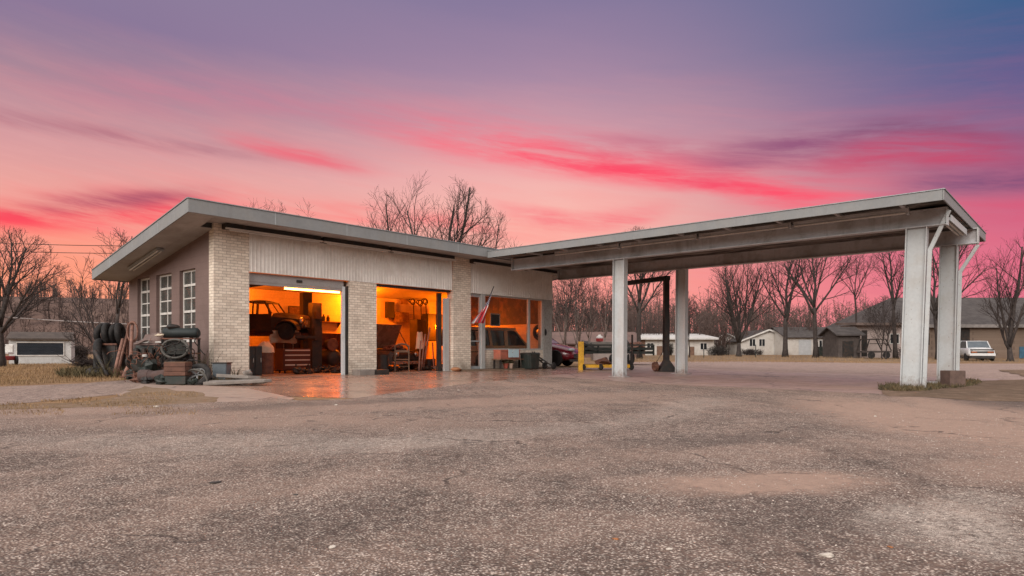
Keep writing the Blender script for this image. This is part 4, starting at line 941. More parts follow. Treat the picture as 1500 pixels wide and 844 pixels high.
for i, (px, d_, r_, h_, lb) in enumerate(((606, 20.4, .26, .5, 'dark oil keg behind the wooden armchair'), (630, 20.0, .22, .42, 'small dark keg beside the leaning bars'))):
    c_ = FY(px, 530, d_); o = MB().lathe([(r_ * .95, 0), (r_, .03), (r_, h_ - .03), (r_ * .95, h_), (.001, h_)], (0, 0, 0), 18).build('oil_keg', M_DARK); o.location = (c_.x, d_, ZF); tag(o, lb, 'keg')
for i, (px, y_, z_, lb) in enumerate(((597, 21.3, .12, 'tyre lying flat, lower of two in the second bay'), (598, 21.3, .34, 'tyre lying flat on another tyre in the second bay'))):
    c_ = FY(px, 530, y_); o = MB().torus((0, 0, 0), .27, .1, 24, 8).build('tyre_casing', M_RUBBER, smooth=True); o.location = (c_.x + .3, y_, ZF + z_); tag(o, lb, 'tyre', 'tyres stacked in the second bay')
rq_ = random.Random(5)
for i, (px, y_, lb) in enumerate(((440, 19.3, 'greasy parts heap on the floor before the tool chest'), (470, 19.9, 'dark parts heap at the foot of the nearer lift post'), (497, 19.4, 'dark parts heap inside the first bay beside the white jamb'), (576, 18.9, 'dark parts heap at the foot of the wooden armchair'), (622, 18.8, 'rusty parts heap between armchair and leaning bars'), (648, 18.6, 'dark parts heap at the second bay jamb'))):
    c_ = FY(px, 545, y_); mb = MB()
    for k in range(9): mb.blob((rq_.gauss(0, .16), rq_.gauss(0, .1), .05 + rq_.random() * .1), (.07 + rq_.random() * .09, .06 + rq_.random() * .06, .05 + rq_.random() * .06), 90 + i * 9 + k, 1.0, 8, 5)
    for k in range(4): q = Vector((rq_.gauss(0, .2), rq_.gauss(0, .1), .05)); mb.bar(q, q + Vector((rq_.gauss(0, .25), rq_.gauss(0, .1), rq_.random() * .3)), .03)
    o = mb.build('parts_heap', M_DARK if i % 2 else M_OLDCAR); o.location = (c_.x, y_, ZF); tag(o, lb, 'parts heap', 'heaps of parts on the shop floor')
def leaner(name, lab, cat, a, b, r, m, grp=None, n=8):
    o = MB().tube([a, Vector(a).lerp(Vector(b), .5) + Vector((0, .01, .015)), b], r, n).build(name, m, smooth=True); return tag(o, lab, cat, grp)
for i, (dx, lb) in enumerate(((-.35, 'rusty bar with hooked end leaning near the second bay jamb'), (-.12, 'straight rusty bar leaning beside the floor jack'), (.1, 'thick rusty bar leaning closest to the second bay jamb'))):
    leaner('steel_bar', lb, 'bar', (16.05 + dx, 18.5 + .15 * i, ZF + .01), (16.35 + dx, 18.75, 1.3 + .25 * i), .03, M_RUSTP, 'bars leaning in the second bay')
o = MB().grid(lambda u, v: (.25 * math.cos(u * 6.2832) * (1 - .3 * v), .2 * math.sin(u * 6.2832) * (1 - .5 * v), .8 * v + .02 * math.sin(u * 25 + v * 7)), 20, 8).build('work_coat', M_CLOTH, smooth=True)
o.location = (16.42, 19.3, 1.0); o.scale = (.7, .7, .8); tag(o, 'pale work coat hanging over the bars by the second bay jamb', 'coat')
drum(560, 572, 18.6, .62, 'small dark drum in front of the open hood car', M_DARK)

# office: van, wall panel, tyre on the wall, picture
def office():
    t = thing('parked_van', 'orange lit van standing inside behind the office windows', 'van', (20.3, 19.5, ZF))
    body = MB(); rings = []; Yc = 19.5
    for x, zt, w_ in ((18.3, .95, .80), (18.4, 1.12, .86), (21.9, 1.14, .86), (22.25, 1.06, .84), (22.34, .85, .78)):
        rings.append([Vector((x, Yc - w_, ZF + .25)), Vector((x, Yc - w_ - .03, .8)), Vector((x, Yc - w_, zt)), Vector((x, Yc + w_, zt)), Vector((x, Yc + w_ + .03, .8)), Vector((x, Yc + w_, ZF + .25))])
    body.loft(rings); body.build('body', mat('van_paint', (.55, .36, .22), .35, .1, 2), t, bevel=.02)
    gh = MB(); rings = []
    for x, zt, w_ in ((18.42, 1.80, .72), (21.0, 1.84, .72), (21.35, 1.76, .71), (22.05, 1.14, .80)):
        rings.append([Vector((x, Yc - .84, 1.12)), Vector((x, Yc - w_, zt)), Vector((x, Yc + w_, zt)), Vector((x, Yc + .84, 1.12))])
    gh.loft(rings); gh.build('windows', mat('dark_glass', (.02, .012, .008), .12, .1, 2), t)
    fr = MB()
    for x, x2, wd in ((18.44, 18.44, .12), (19.72, 19.72, .14), (20.72, 20.66, .20), (21.38, 22.02, .08)):
        fr.bar((x2, Yc - .855, 1.12), (x, Yc - .735, 1.80 if x < 21 else 1.76), wd, .04)
    fr.box(18.4, 21.36, Yc - .75, Yc + .75, 1.832, 1.90); fr.bar((18.4, Yc - .74, 1.82), (21.38, Yc - .74, 1.82), .04, .10)
    fr.build('roof', mat('van_paint', (.5, .4, .3)), t)
    for x in (19.1, 21.7): wheel(t, (x, Yc - .84, ZF + .34), .34, .2, 'Y')
    MB().box(18.5, 22.2, Yc - .90, Yc - .868, .86, .90).build('side_moulding', M_DARK, t)
    p_ = FX(790.5, 487, 22.2); q = thing('spare_wheel_assembly', 'tyre hung on the bright wall at the end of the office window', 'tyre', (p_.x, p_.y, p_.z - .4))
    MB().torus((p_.x, p_.y, p_.z), .27, .10, 24, 10, Matrix.Rotation(R(90), 3, 'Y')).build('tyre', M_RUBBER, q, smooth=True)
    MB().lathe([(.001, -.05), (.16, -.04), (.18, .06)], (p_.x, p_.y, p_.z), 16, 'X').build('rim', M_CHROME, q)
    a, b = FY(718.5, 459, 18.2), FY(732.5, 478, 18.2)
    q = thing('window_notice', 'dark notice in a white frame hanging inside the office window', 'notice', ((a.x + b.x) / 2, 18.2, b.z))
    MB().box(a.x + .04, b.x - .04, 18.21, 18.225, b.z + .04, a.z - .04).build('panel', M_DARK, q)
    MB().box(a.x, b.x, 18.2, 18.23, a.z - .04, a.z).box(a.x, b.x, 18.2, 18.23, b.z, b.z + .04).box(a.x, a.x + .04, 18.2, 18.23, b.z + .04, a.z - .04).box(b.x - .04, b.x, 18.2, 18.23, b.z + .04, a.z - .04).build('frame', M_WHITE, q)
    MB().bar((a.x + .1, 18.215, a.z), (a.x + .1, 18.215, 3.1), .008).bar((b.x - .1, 18.215, a.z), (b.x - .1, 18.215, 3.1), .008).build('hanger', M_DARK, q)
    o = cabinet(700, 711, 18.6, 1.72, 'pale upright locker just inside the glass entrance door', mat('pale_locker', (.62, .5, .4), .5, .1, 2), doors=1)
office()
# ------------------------------------------------------------------ flag by the entrance
def flag():
    base = Vector((18.32, 17.58, 2.72)); tip = FY(723.5, 419.5, 17.0)
    t = thing('wall_flag', 'small national flag with stars and stripes drooping from a pole beside the entrance', 'flag', base)
    d = (tip - base)
    MB().tube([base, tip], .016, 8).build('pole', M_DARK, t)
    MB().box(base.x - .05, base.x + .05, base.y - .02, base.y + .03, base.z - .09, base.z + .07).build('bracket', M_GALV, t)
    m, tt, out = new_mat('flag_cloth')
    uv = tt.n('ShaderNodeUVMap', uv_map='uv').outputs[0]; u, v, _ = tt.n('ShaderNodeSeparateXYZ', {0: uv}).outputs
    st = tt.m('MODULO', tt.m('FLOOR', tt.m('MULTIPLY', v, 6.999)), 2)
    stripe = tt.mix(st, (.50, .028, .045), (.72, .68, .66))
    vx = tt.n('ShaderNodeCombineXYZ', {0: tt.m('MULTIPLY', u, 14), 1: tt.m('MULTIPLY', v, 16), 2: 0.0}).outputs[0]
    star = tt.n('ShaderNodeTexVoronoi', {'Vector': vx, 'Scale': 1.0, 'Randomness': 0.0}).outputs['Distance']
    canton = tt.mix(tt.m('LESS_THAN', star, .27), (.022, .034, .10), (.70, .70, .70))
    inc = tt.m('MULTIPLY', tt.m('LESS_THAN', u, .4), tt.m('GREATER_THAN', v, .22))
    finish(tt, out, tt.mix(inc, stripe, canton), .85, 0)
    # cloth gathered under the pole: hoist near the tip, fly hanging down and towards the pier
    nu, nv = 28, 22; vs = []; uvs = []
    h0 = base.lerp(tip, .86); h1 = base.lerp(tip, .08)
    fly = FY(697, 473, 17.3)
    for j in range(nv + 1):
        for i in range(nu + 1):
            a, b = i / nu, j / nv
            p0 = h1.lerp(h0, b); p1 = fly + Vector(((b - .5) * .85, (b - .5) * .10, -.02 * math.sin(b * 9)))
            mid = (p0 + p1) / 2 + Vector((0, 0, -.03))
            p = p0 * (1 - a) ** 2 + 2 * a * (1 - a) * mid + p1 * a * a
            p += Vector((.0, -.05 - .045 * math.sin(b * 17 + a * 2), .015 * math.sin(b * 15 + 1))) * min(1, .25 + a * 1.6)
            vs.append(p); uvs.append((a, b))
    mb = MB(); mb.add(vs, [(j * (nu + 1) + i, j * (nu + 1) + i + 1, (j + 1) * (nu + 1) + i + 1, (j + 1) * (nu + 1) + i) for j in range(nv) for i in range(nu)])
    o = mb.build('cloth', m, t, smooth=True)
    me = o.data; ul = me.uv_layers.new(name='uv')
    for l in me.loops: ul.data[l.index].uv = uvs[l.vertex_index]
    s = o.modifiers.new('thick', 'SOLIDIFY'); s.thickness = .003
flag()

# ------------------------------------------------------------------ yard in front of the office
def zg(p): return hz(p[0], p[1])
o = MB().prism([(YF - .62, Z0 - .05), (YF - .02, Z0 - .05), (YF - .02, Z0 + .06), (YF - .58, Z0 + .055), (YF - .62, Z0 + .02)], 'X', 16.75, 22.7).jitter(.01, 4).build('storefront_kerb', M_DIRT); tag(o, 'low dirty kerb strip running along the foot of the storefront', 'kerb')
zk = Z0 + .06
def office_yard():
    # red cooler on a low bench
    a, b = FY(731, 527, 17.25).x, FY(769, 527, 17.25).x
    t = thing('low_bench', 'low dark bench under the red cooler in front of the office window', 'bench', ((a + b) / 2, 17.35, zk))
    MB().box(a - .05, b + .05, 17.14, 17.6, .56, .60).build('seat', M_WOOD, t)
    for x in (a, b - .06):
        for y in (17.17, 17.5): MB().box(x, x + .06, y, y + .06, zk, .558).build('leg', M_DARK, t)
    c = FY(760, 520, 17.25).x
    t = thing('metal_cooler', 'faded red metal cooler on the low bench under the office window', 'cooler', ((a + c) / 2, 17.35, .6))
    MB().box(a, c, 17.18, 17.55, .602, .90).build('chest', mat('faded_red', (.42, .13, .085), .5, .25, 3, stain=(.25, .12, .08), sscale=4, samt=.5), t, bevel=.015)
    MB().box(a - .01, c + .01, 17.17, 17.56, .902, .965).build('lid', mat('faded_red', (.4, .1, .08)), t, bevel=.012)
    MB().box(c - .55, c - .30, 17.15, 17.168, .84, .88).build('latch', M_CHROME, t)
    m, tt, out = new_mat('notice_paper'); tc = tt.n('ShaderNodeTexCoord').outputs['Object']
    k = tt.n('ShaderNodeTexVoronoi', {'Vector': tc, 'Scale': 9.0}).outputs['Distance']
    finish(tt, out, tt.mix(tt.mapr(k, .30, .22), (.45, .62, .68), tt.mix(tt.mapr(tt.noise(tc, 12, 3), .45, .55), (.75, .75, .75), (.10, .11, .14))), .5)
    p, q = FY(746, 512, 17.1), FY(761, 523.5, 17.1)
    o = MB().box(p.x, q.x, 17.125, 17.143, q.z, p.z).build('small_sign', m); tag(o, 'small pale blue printed sign leaning on the red cooler', 'sign')
    for i, (px, m_, lb) in enumerate(((741, mat('pot_red', (.35, .08, .05), .6), 'small red flower pot under the low bench nearer the entrance'), (748, mat('pot_pale', (.5, .36, .28), .6), 'small pale flower pot under the low bench'))):
        x = FY(px, 538, 17.3).x; t = thing('flower_pot', lb, 'flower pot', (x, 17.3, zk), 'flower pots under the bench')
        MB().lathe([(.07, 0), (.10, .16), (.115, .16), (.115, .20), (.09, .20), (.085, .15), (.001, .15)], (x, 17.3, zk), 16).build('pot', m_, t)
        MB().blob((x, 17.3, zk + .26), (.12, .11, .10), i + 5, .9, 9, 6).build('plant', M_WEED, t)
    # ribbed green bin
    a, b = FY(770.5, 541, 17.0).x, FY(788, 541, 17.0).x; c = (a + b) / 2; r = (b - a) / 2
    t = thing('refuse_bin', 'dark green ribbed refuse bin under the office window', 'bin', (c, 17.1, zk))
    prof = []
    for i in range(40):
        q = 2 * math.pi * i / 40; k = (abs(math.cos(q)) ** .5 * (1 if math.cos(q) > 0 else -1), abs(math.sin(q)) ** .5 * (1 if math.sin(q) > 0 else -1)); f = 1 - .03 * (i % 2)
        prof.append((k[0] * r * f, k[1] * r * .8 * f))
    mb = MB(); mb.loft([[Vector((c + x * s, 17.1 + y * s, z)) for x, y in prof] for s, z in ((.86, zk - .02), (1.0, .76))]); mb.build('tub', M_DKGREEN, t)
    mb = MB(); mb.loft([[Vector((c + x * s, 17.1 + y * s, z)) for x, y in prof] for s, z in ((1.06, .763), (1.06, .80), (.9, .84))]); mb.build('lid', M_DKGREEN, t)
    # black hand truck lying against the pier
    a = FY(790, 527, 17.0); b = FY(809, 545, 16.7)
    t = thing('hand_truck', 'black hand truck leaning in front of the pier at the end of the storefront', 'hand truck', (b.x, 16.8, Z0))
    f = MB()
    for s in (0, .34): f.tube([(a.x + .12, 17.35 + s * .3, .86), (a.x + .0, 17.3 + s * .3, .80), (b.x, 16.62 + s, Z0 + .09)], .03, 8)
    for k in (.25, .5, .75): f.bar(Vector((a.x, 17.3, .8)).lerp(Vector((b.x, 16.62, Z0 + .09)), k), Vector((a.x, 17.4, .8)).lerp(Vector((b.x, 16.96, Z0 + .09)), k), .04)
    f.build('frame', M_DARK, t); MB().box(b.x - .02, b.x + .28, 16.6, 17.0, Z0 + .03, Z0 + .05).build('toe_plate', M_DARK, t)
    for y in (16.55, 17.02): wheel(t, (b.x - .1, y, Z0 + .14), .14, .07)
    # orange scrap at the pier foot, blocks before the middle pier
    p = FY(668, 546, 17.4); o = MB().blob((0, 0, 0), (.22, .12, .07), 4, .6).build('rubble_piece', mat('orange_rubble', (.42, .20, .10), .8), smooth=True); o.location = (p.x, 17.4, zk + .03); tag(o, 'orange brick rubble at the foot of the tall pier', 'rubble')
    a, b, c = FY(524, 556, 17.2).x, FY(547, 556, 17.2).x, FY(568, 556, 17.2).x
    o = MB().box(a, b - .01, 17.1, 17.5, Z0 - .01, .34).jitter(.012, 3).build('stone_block', M_CONC, bevel=.02); tag(o, 'grey concrete block lying at the foot of the middle pier', 'block', 'blocks before the middle pier')
    o = MB().box(b + .01, c, 17.12, 17.48, Z0 - .01, .32).jitter(.012, 3, 2).build('stone_block', M_DARK, bevel=.02); tag(o, 'dark oily block beside the grey one before the second bay', 'block', 'blocks before the middle pier')
office_yard()

# ------------------------------------------------------------------ cars
M_CGLASS = mat('car_glass', (.10, .12, .14), .06, .1, 1, spec=.8, bump=0)
def car(name, lab, body_m, L, W, secs, roof, front_style, loc, rz, dark_m=None):
    """secs: (x, bottom, belt, half-width) stations; roof: (x, z, half-width) from windscreen base to tail"""
    t = thing(name, lab, 'car', (0, 0, 0)); b = MB(); rings = []
    for x, zb, zt, w_ in secs:
        rings.append([Vector((x, -w_ * .9, zb)), Vector((x, -w_, zb + .12)), Vector((x, -w_ * 1.0, (zb + zt) / 2 + .05)), Vector((x, -w_ * .93, zt - .03)), Vector((x, -w_ * .55, zt + .035)), Vector((x, 0, zt + .05)),
                      Vector((x, w_ * .55, zt + .035)), Vector((x, w_ * .93, zt - .03)), Vector((x, w_ * 1.0, (zb + zt) / 2 + .05)), Vector((x, w_, zb + .12)), Vector((x, w_ * .9, zb))])
    b.loft(rings); b.build('body', body_m, t, smooth=True, bevel=0, sub=1)
    g = MB(); rings = []
    for x, z, w_, base in roof: rings.append([Vector((x, -w_ - .10 * (z > base + .1), base)), Vector((x, -w_, z)), Vector((x, w_, z)), Vector((x, w_ + .10 * (z > base + .1), base))])
    g.loft(rings); g.build('windows', M_CGLASS, t, bevel=.03)
    tops = [q for q in roof if q[1] > q[3] + .3]
    r_ = MB(); rr = []
    for x, z, w_, base in tops: rr.append([Vector((x, -w_ - .012, z - .05)), Vector((x, -w_ * .9, z + .025)), Vector((x, w_ * .9, z + .025)), Vector((x, w_ + .012, z - .05))])
    r_.loft(rr)
    for s in (-1, 1):
        for i, (x, z, w_, base) in enumerate(tops):
            x2 = x if 0 < i < len(tops) - 1 else (roof[0][0] if i == 0 else roof[-1][0])
            r_.bar((x2, s * (roof[0][2] if i == 0 else roof[-1][2] if i == len(tops) - 1 else w_ + .10), base), (x, s * (w_ + .005), z), .07, .05)
    r_.build('roof', body_m, t, smooth=False)
    for x in (L * .31, -L * .29):
        for s in (-1, 1): wheel(t, (x, s * (W / 2 - .1), .33), .33, .22)
    xf = secs[0][0]
    front_style(t, xf)
    t.location = loc; t.rotation_euler.z = rz; return t
def red_front(t, x):
    MB().box(x - .12, x + .01, -.62, .62, .34, .50).build('grille', M_DARK, t); MB().box(x - .2, x - .02, -.80, .80, .20, .30).build('bumper', M_DARK, t)
    for s in (-1, 1): MB().blob((x - .16, s * .66, .66), (.16, .2, .06), 2, .1).build('headlight', mat('lamp_lens', (.45, .5, .5), .15, .1, 2), t, smooth=True)
M_REDP = mat('red_car_paint', (.16, .006, .016), .25, .12, 1.2, bump=0, coat=.6, grain=.05)
p_ = G(846, 541)
FWD = lambda ang: ang
car('red_car', 'dark red car with pointed nose parked beyond the end of the storefront', M_REDP, 4.4, 1.8,
    [(2.2, .30, .50, .62), (2.08, .24, .66, .78), (1.5, .22, .80, .88), (.9, .22, .90, .90), (-.6, .22, .95, .90), (-1.7, .24, .98, .88), (-2.1, .30, .92, .80), (-2.2, .42, .70, .7)],
    [(1.0, .93, .72, .90), (.25, 1.36, .60, .90), (-.9, 1.38, .60, .90), (-1.75, .99, .70, .90)], red_front, (24.45, 20.3, Z0), R(-72)).scale = (1.06, 1.04, 1.2)
def white_back(t, x):
    MB().box(x - .06, x + .035, -.80, .80, .88, .97).build('dark_band', M_DARK, t); MB().box(x - .06, x + .035, -.78, .78, .66, .80).build('grille', M_DARK, t)
    for s in (-1, 1): MB().box(x - .05, x + .05, s * .55 - .2, s * .55 + .2, .685, .775).build('lamp', mat('amber_lens', (.35, .09, .02), .2, .2, 6), t)
    MB().box(x - .1, x + .12, -.88, .88, .42, .62).build('bumper', mat('white_car_paint', (.6, .6, .6)), t, bevel=.03)
    MB().box(x - .2, x + .02, -.84, .84, .22, .40).build('skirt', M_DARK, t)
M_WCAR = mat('white_car_paint', (.62, .62, .62), .3, .08, 1.5, bump=0, coat=.5, grain=.04, stain=(.4, .36, .33), sscale=2, samt=.3)
p_ = gp(1428, 55)
car('white_car', 'white car with amber lamps parked beside the tan stone building', M_WCAR, 4.6, 1.95,
    [(2.3, .40, .92, .86), (2.15, .34, 1.04, .94), (1.2, .34, 1.10, .97), (-1.0, .34, 1.12, .97), (-2.0, .36, 1.06, .94), (-2.3, .42, .9, .84)],
    [(1.3, 1.10, .80, 1.06), (.75, 1.62, .70, 1.06), (-.9, 1.66, .70, 1.06), (-1.6, 1.10, .80, 1.06)], white_back, (p_.x - .4, p_.y, p_.z), YAW + R(180) - R(22))

# ------------------------------------------------------------------ beyond the canopy: yellow frame, trailer, black gantry
M_YEL = mat('yellow_paint', (.62, .33, .02), .5, .2, 4, stain=(.25, .12, .03), sscale=6, samt=.5)
def yellow_hoist():
    a = G(851, 543); d = 26.5; a = gp(851, d)
    t = thing('yellow_engine_hoist', 'yellow floor frame with upright post and caster wheels beside the red car', 'hoist', a)
    r = Vector((sn, -cs, 0)); f = Vector((cs, sn, 0))
    z = Vector((0, 0, 1))
    MB().obox(a + z * .58, (.22, .18, 1.16), FACE).build('post', M_YEL, t, bevel=.01)
    fr = MB(); e = a + r * 2.1 + f * .15
    fr.bar(a + z * .16, e + z * .16, .12, .12); fr.bar(a + f * .9 + z * .16, e + f * .9 + z * .16, .12, .12)
    for k in (.05, .5, .97): fr.bar(a.lerp(e, k) + z * .18, a.lerp(e, k) + f * .9 + z * .18, .10)
    fr.build('base_frame', M_YEL, t)
    for k in (.04, .38, .70, .98): MB().lathe([(.11, -.035), (.13, 0), (.11, .035)], a.lerp(e, k) - f * .07 + z * .13, 14, 'X').build('caster', M_RUBBER, t)
    MB().blob(a.lerp(e, .45) + f * .3 + z * .32, (.38, .24, .16), 6, .7).build('motor', M_RUST, t)
    q = a + r * 2.15; MB().bar(q + f * .4 + z * .2, q + f * .4 + z * 1.45, .06).build('handle', M_DARK, t)
yellow_hoist()
def trailer():
    a = gp(856, 34); t = thing('flatbed_trailer', 'dark green flatbed trailer loaded with scrap behind the yellow frame', 'trailer', a)
    r = Vector((sn, -cs, 0)); f = Vector((cs, sn, 0)); z = Vector((0, 0, 1)); L = 3.6
    fr = MB(); fr.obox(a + r * L / 2 + f * .9 + z * .64, (L, 1.8, .14), FACE); fr.bar(a + r * -.4 + f * .9 + z * .6, a + f * .9 + z * .6, .1); fr.build('deck', M_DKGREEN, t)
    rl = MB()
    for k in range(6): rl.bar(a + r * (L * k / 5) + z * .5, a + r * (L * k / 5) + z * 1.05, .07)
    rl.bar(a + z * 1.03, a + r * L + z * 1.03, .08); rl.bar(a + z * .84, a + r * L + z * .84, .06, .14); rl.build('side_rail', M_DKGREEN, t)
    for k in (.42, .66): MB().lathe([(.2, -.1), (.32, -.1), (.34, 0), (.32, .1), (.2, .1)], a + r * (L * k) + f * .05 + z * .34, 18, 'Y').build('wheel', M_RUBBER, t)
    MB().obox(a + r * 1.4 + f * -.12 + z * .42, (1.9, .08, .34), FACE).build('bumper', mat('dull_white', (.5, .42, .38), .6, .15, 3), t)
    c = a + r * 1.0 + f * .7 + z * .71
    o = MB().obox((0, 0, .25), (1.5, .8, .5), 0).build('packing_crate', M_CONC, bevel=.02); o.location = c; o.rotation_euler.z = FACE; tag(o, 'pale flat topped crate loaded on the green trailer', 'crate')
    c = a + r * .85 + f * .45 + z * 1.22; q = thing('fuel_can', 'red and white can standing on the pale crate of the trailer', 'can', c)
    MB().lathe([(.001, 0), (.18, 0), (.19, .02), (.19, .17), (.001, .17)], c, 16).build('can_base', mat('can_red', (.32, .03, .03), .4), q)
    MB().lathe([(.18, .172), (.17, .26), (.06, .32), (.05, .38), (.001, .38)], c, 16).build('can_top', M_WHITE, q)
    for i, (k, lb) in enumerate(((.15, 'black scrap axle heaped at the near end of the green trailer'), (2.2, 'dark scrap gearbox heaped beside the crate on the green trailer'), (2.9, 'rusty scrap lump at the far end of the green trailer'))):
        p = a + r * k + f * (.8 if i else .5) + z * .71
        o = MB().blob((0, 0, .2), (.42, .35, .26), 20 + i, .9, 12, 8).build('scrap_part', M_DARK if i < 2 else M_RUST); o.location = p; tag(o, lb, 'scrap part', 'scrap on the trailer')
trailer()
def gantry():
    a = gp(976, 26.2); t = thing('outdoor_lift_frame', 'black steel lift frame of two posts and a top beam standing behind the canopy posts', 'lift frame', a)
    z = Vector((0, 0, 1)); b = gp(911, 29.5); r = Vector((sn, -cs, 0)); f = Vector((cs, sn, 0)); zt = 1 + 89 * 26.2 / 958; zt2 = 1 + 95 * 29.5 / 958
    top = (zt + zt2) / 2 + .05
    for p in (a, b):
        MB().obox(p + z * (top / 2), (.2, .28, top - .02), FACE).build('post', M_DARK, t)
        q = MB(); q.add([p - r * .34 - f * .3 + z * .02, p + r * .40 - f * .3 + z * .02, p + r * .40 + f * .3 + z * .02, p - r * .34 + f * .3 + z * .02, p - r * .11 - f * .15 + z * .46, p + r * .11 - f * .15 + z * .46, p + r * .11 + f * .15 + z * .46, p - r * .11 + f * .15 + z * .46],
                        [(0, 1, 2, 3), (4, 5, 6, 7), (0, 1, 5, 4), (1, 2, 6, 5), (2, 3, 7, 6), (3, 0, 4, 7)]); q.build('foot', M_DARK, t)
    MB().bar(b + z * (top + .06), a + z * (top + .02) + (a - b).normalized() * .12, .22, .18).build('top_beam', M_DARK, t)
    p = a - r * .42; MB().blob(p + z * .2, (.16, .16, .2), 4, .6).build('pump', M_RUST, t)
    MB().tube([p + z * .35, a - r * .14 + z * .8, a - r * .12 + z * 2.2], .02, 6).build('hose', M_DARK, t)
gantry()
# wooden stump block at the far post
o = MB().obox((0, 0, .2), (.44, .36, .42), .0).jitter(.015, 4).build('wood_block', mat('stump_wood', (.13, .085, .07), .85, .3, 5), bevel=.015); p_ = G(1398, 567); o.location = (p_.x + .1, p_.y + .05, p_.z + .02); o.rotation_euler.z = FACE + .1
tag(o, 'dark brown wooden block set against the foot of the farther outer canopy post', 'block')
o = MB().obox((0, 0, .04), (.5, .16, .07), 0).build('white_board', M_CAN); p_ = G(1357, 565.5); o.location = (p_.x + .05, p_.y, p_.z + .05); o.rotation_euler.z = FACE; tag(o, 'short white board lying at the foot of the nearer outer canopy post', 'board')

# ------------------------------------------------------------------ junk along the side wall
def junk():
    g0 = lambda px, d: gp(px, d); r = Vector((sn, -cs, 0)); f = Vector((cs, sn, 0)); z = Vector((0, 0, 1))
    # tyre bin
    c = gp(163, 20.6); t = thing('steel_bin', 'black open steel bin under the row of upright tyres', 'bin', c)
    b = MB(); b.obox(c + z * .5 + f * -.3, (.66, .04, .96), FACE); b.obox(c + z * .5 + f * .3, (.66, .04, .96), FACE); b.obox(c + z * .5 - r * .35, (.04, .6, .96), FACE); b.obox(c + z * .5 + r * .35, (.04, .6, .96), FACE); b.obox(c + z * .94, (.62, .54, .04), FACE); b.jitter(.015, 3).build('bin_shell', M_DARK, t)
    MB().bar(c + z * .98 - r * .38 - f * .33, c + z * .98 + r * .38 - f * .33, .06).build('rim', M_RUST, t)
    for i, (k, lb) in enumerate(((-.26, 'first upright tyre on the steel bin, nearest the shed'), (-.06, 'upright tyre on the steel bin with a pale tread stripe'), (.13, 'upright tyre on the steel bin, second from the wall'), (.31, 'upright tyre on the steel bin, nearest the wall'))):
        p = c + r * k + z * 1.3 + f * random.Random(i).uniform(-.08, .08)
        o = MB().torus((0, 0, 0), .27, .095, 26, 10, Matrix.Rotation(R(90), 3, 'Y'), 1, 1, 1).build('tyre_casing', M_RUBBER, smooth=True)
        o.location = p; o.rotation_euler.z = FACE + R((-14, 10, -6, 16)[i]); o.rotation_euler.y = R((5, -7, 4, -9)[i]); tag(o, lb, 'tyre', 'tyres standing on the steel bin')
    p = gp(150, 20.4)
    o = MB().torus((0, 0, 0), .46, .12, 28, 10, Matrix.Rotation(R(90), 3, 'Y')).build('tyre_casing', M_RUBBER, smooth=True); o.location = p + z * .60 - r * .02; o.rotation_euler = (0, R(-8), FACE + R(20)); tag(o, 'big worn tyre leaning on the outer side of the steel bin', 'tyre')
    o = MB().torus((0, 0, 0), .34, .12, 26, 10).build('tyre_casing', M_RUBBER, smooth=True); o.location = gp(152, 19.6) + z * .13; o.rotation_euler = (R(8), 0, 0); tag(o, 'tyre lying flat in the grass before the steel bin', 'tyre')
    # pipes leaning
    pipes = [((181, 558, 18.6), (198, 519, 19.2), .055, 'thick pinkish rusty pipe leaning with its foot on the drive', M_RUSTP),
             ((167, 549, 19.3), (180, 497, 20.1), .05, 'rusty pipe leaning against the front of the steel bin', M_RUSTP),
             ((172, 549, 19.5), (187, 486, 20.6), .04, 'thin rusty pipe leaning high beside the upright tyres', M_RUSTP),
             ((186, 543, 20.0), (188, 473, 20.7), .04, 'upright rusty pipe standing nearest the house wall corner', M_RUST),
             ((191, 541, 19.6), (194, 474, 20.3), .045, 'upright pinkish pipe with a bent top by the first window', M_RUSTP),
             ((158, 549, 18.9), (139, 514, 19.4), .06, 'dark curved bar reaching out over the grass from the bin', M_DARK)]
    for (a, b, rr, lb, m) in pipes:
        A = at(*a); A.z = hz(A.x, A.y) + rr; o = leaner('leaning_pipe', lb, 'pipe', A, at(*b), rr, m, 'rusty pipes by the side wall')
    o = MB().torus((0, 0, 0), .20, .028, 20, 8, Matrix.Rotation(R(90), 3, 'X'), .8, 1.5).build('iron_hoop', M_RUSTP, smooth=True); o.location = at(194, 486, 20.2); o.rotation_euler.z = FACE; tag(o, 'tall rusty iron hoop hung on the pipes by the first window', 'hoop')
    # engine
    c = gp(226, 17.2); t = thing('scrap_engine', 'large dark green scrap engine at the side wall with cylinder head and manifold', 'engine', c)
    e = MB(); e.obox(c + z * .62, (.86, .5, .46), FACE); e.obox(c + z * .34 + r * .02, (.7, .42, .20), FACE); e.obox(c + z * .88, (.82, .34, .10), FACE); e.jitter(.02, 5).build('engine_block', M_DKGREEN, t, bevel=.02)
    for k in range(4): MB().lathe([(.05, -.06), (.065, 0), (.06, .14), (.04, .16)], c + r * (-.3 + .2 * k) - f * .3 + z * .70, 10).build('cylinder', M_DARK, t)
    mf = MB()
    for k in range(4): mf.tube([c + r * (-.3 + .2 * k) - f * .26 + z * .66, c + r * (-.3 + .2 * k) - f * .40 + z * .60, c + r * (-.25 + .2 * k) - f * .42 + z * .45], .035, 8)
    mf.tube([c - r * .36 - f * .42 + z * .44, c + r * .42 - f * .42 + z * .44], .05, 8); mf.build('manifold', M_RUST, t)
    MB().lathe([(.001, -.06), (.20, -.06), (.21, -.02), (.17, 0), (.21, .02), (.20, .06), (.001, .06)], c - r * .5 - f * .05 + z * .5, 20, 'Y').build('pulley', M_DARK, t)
    lg = MB()
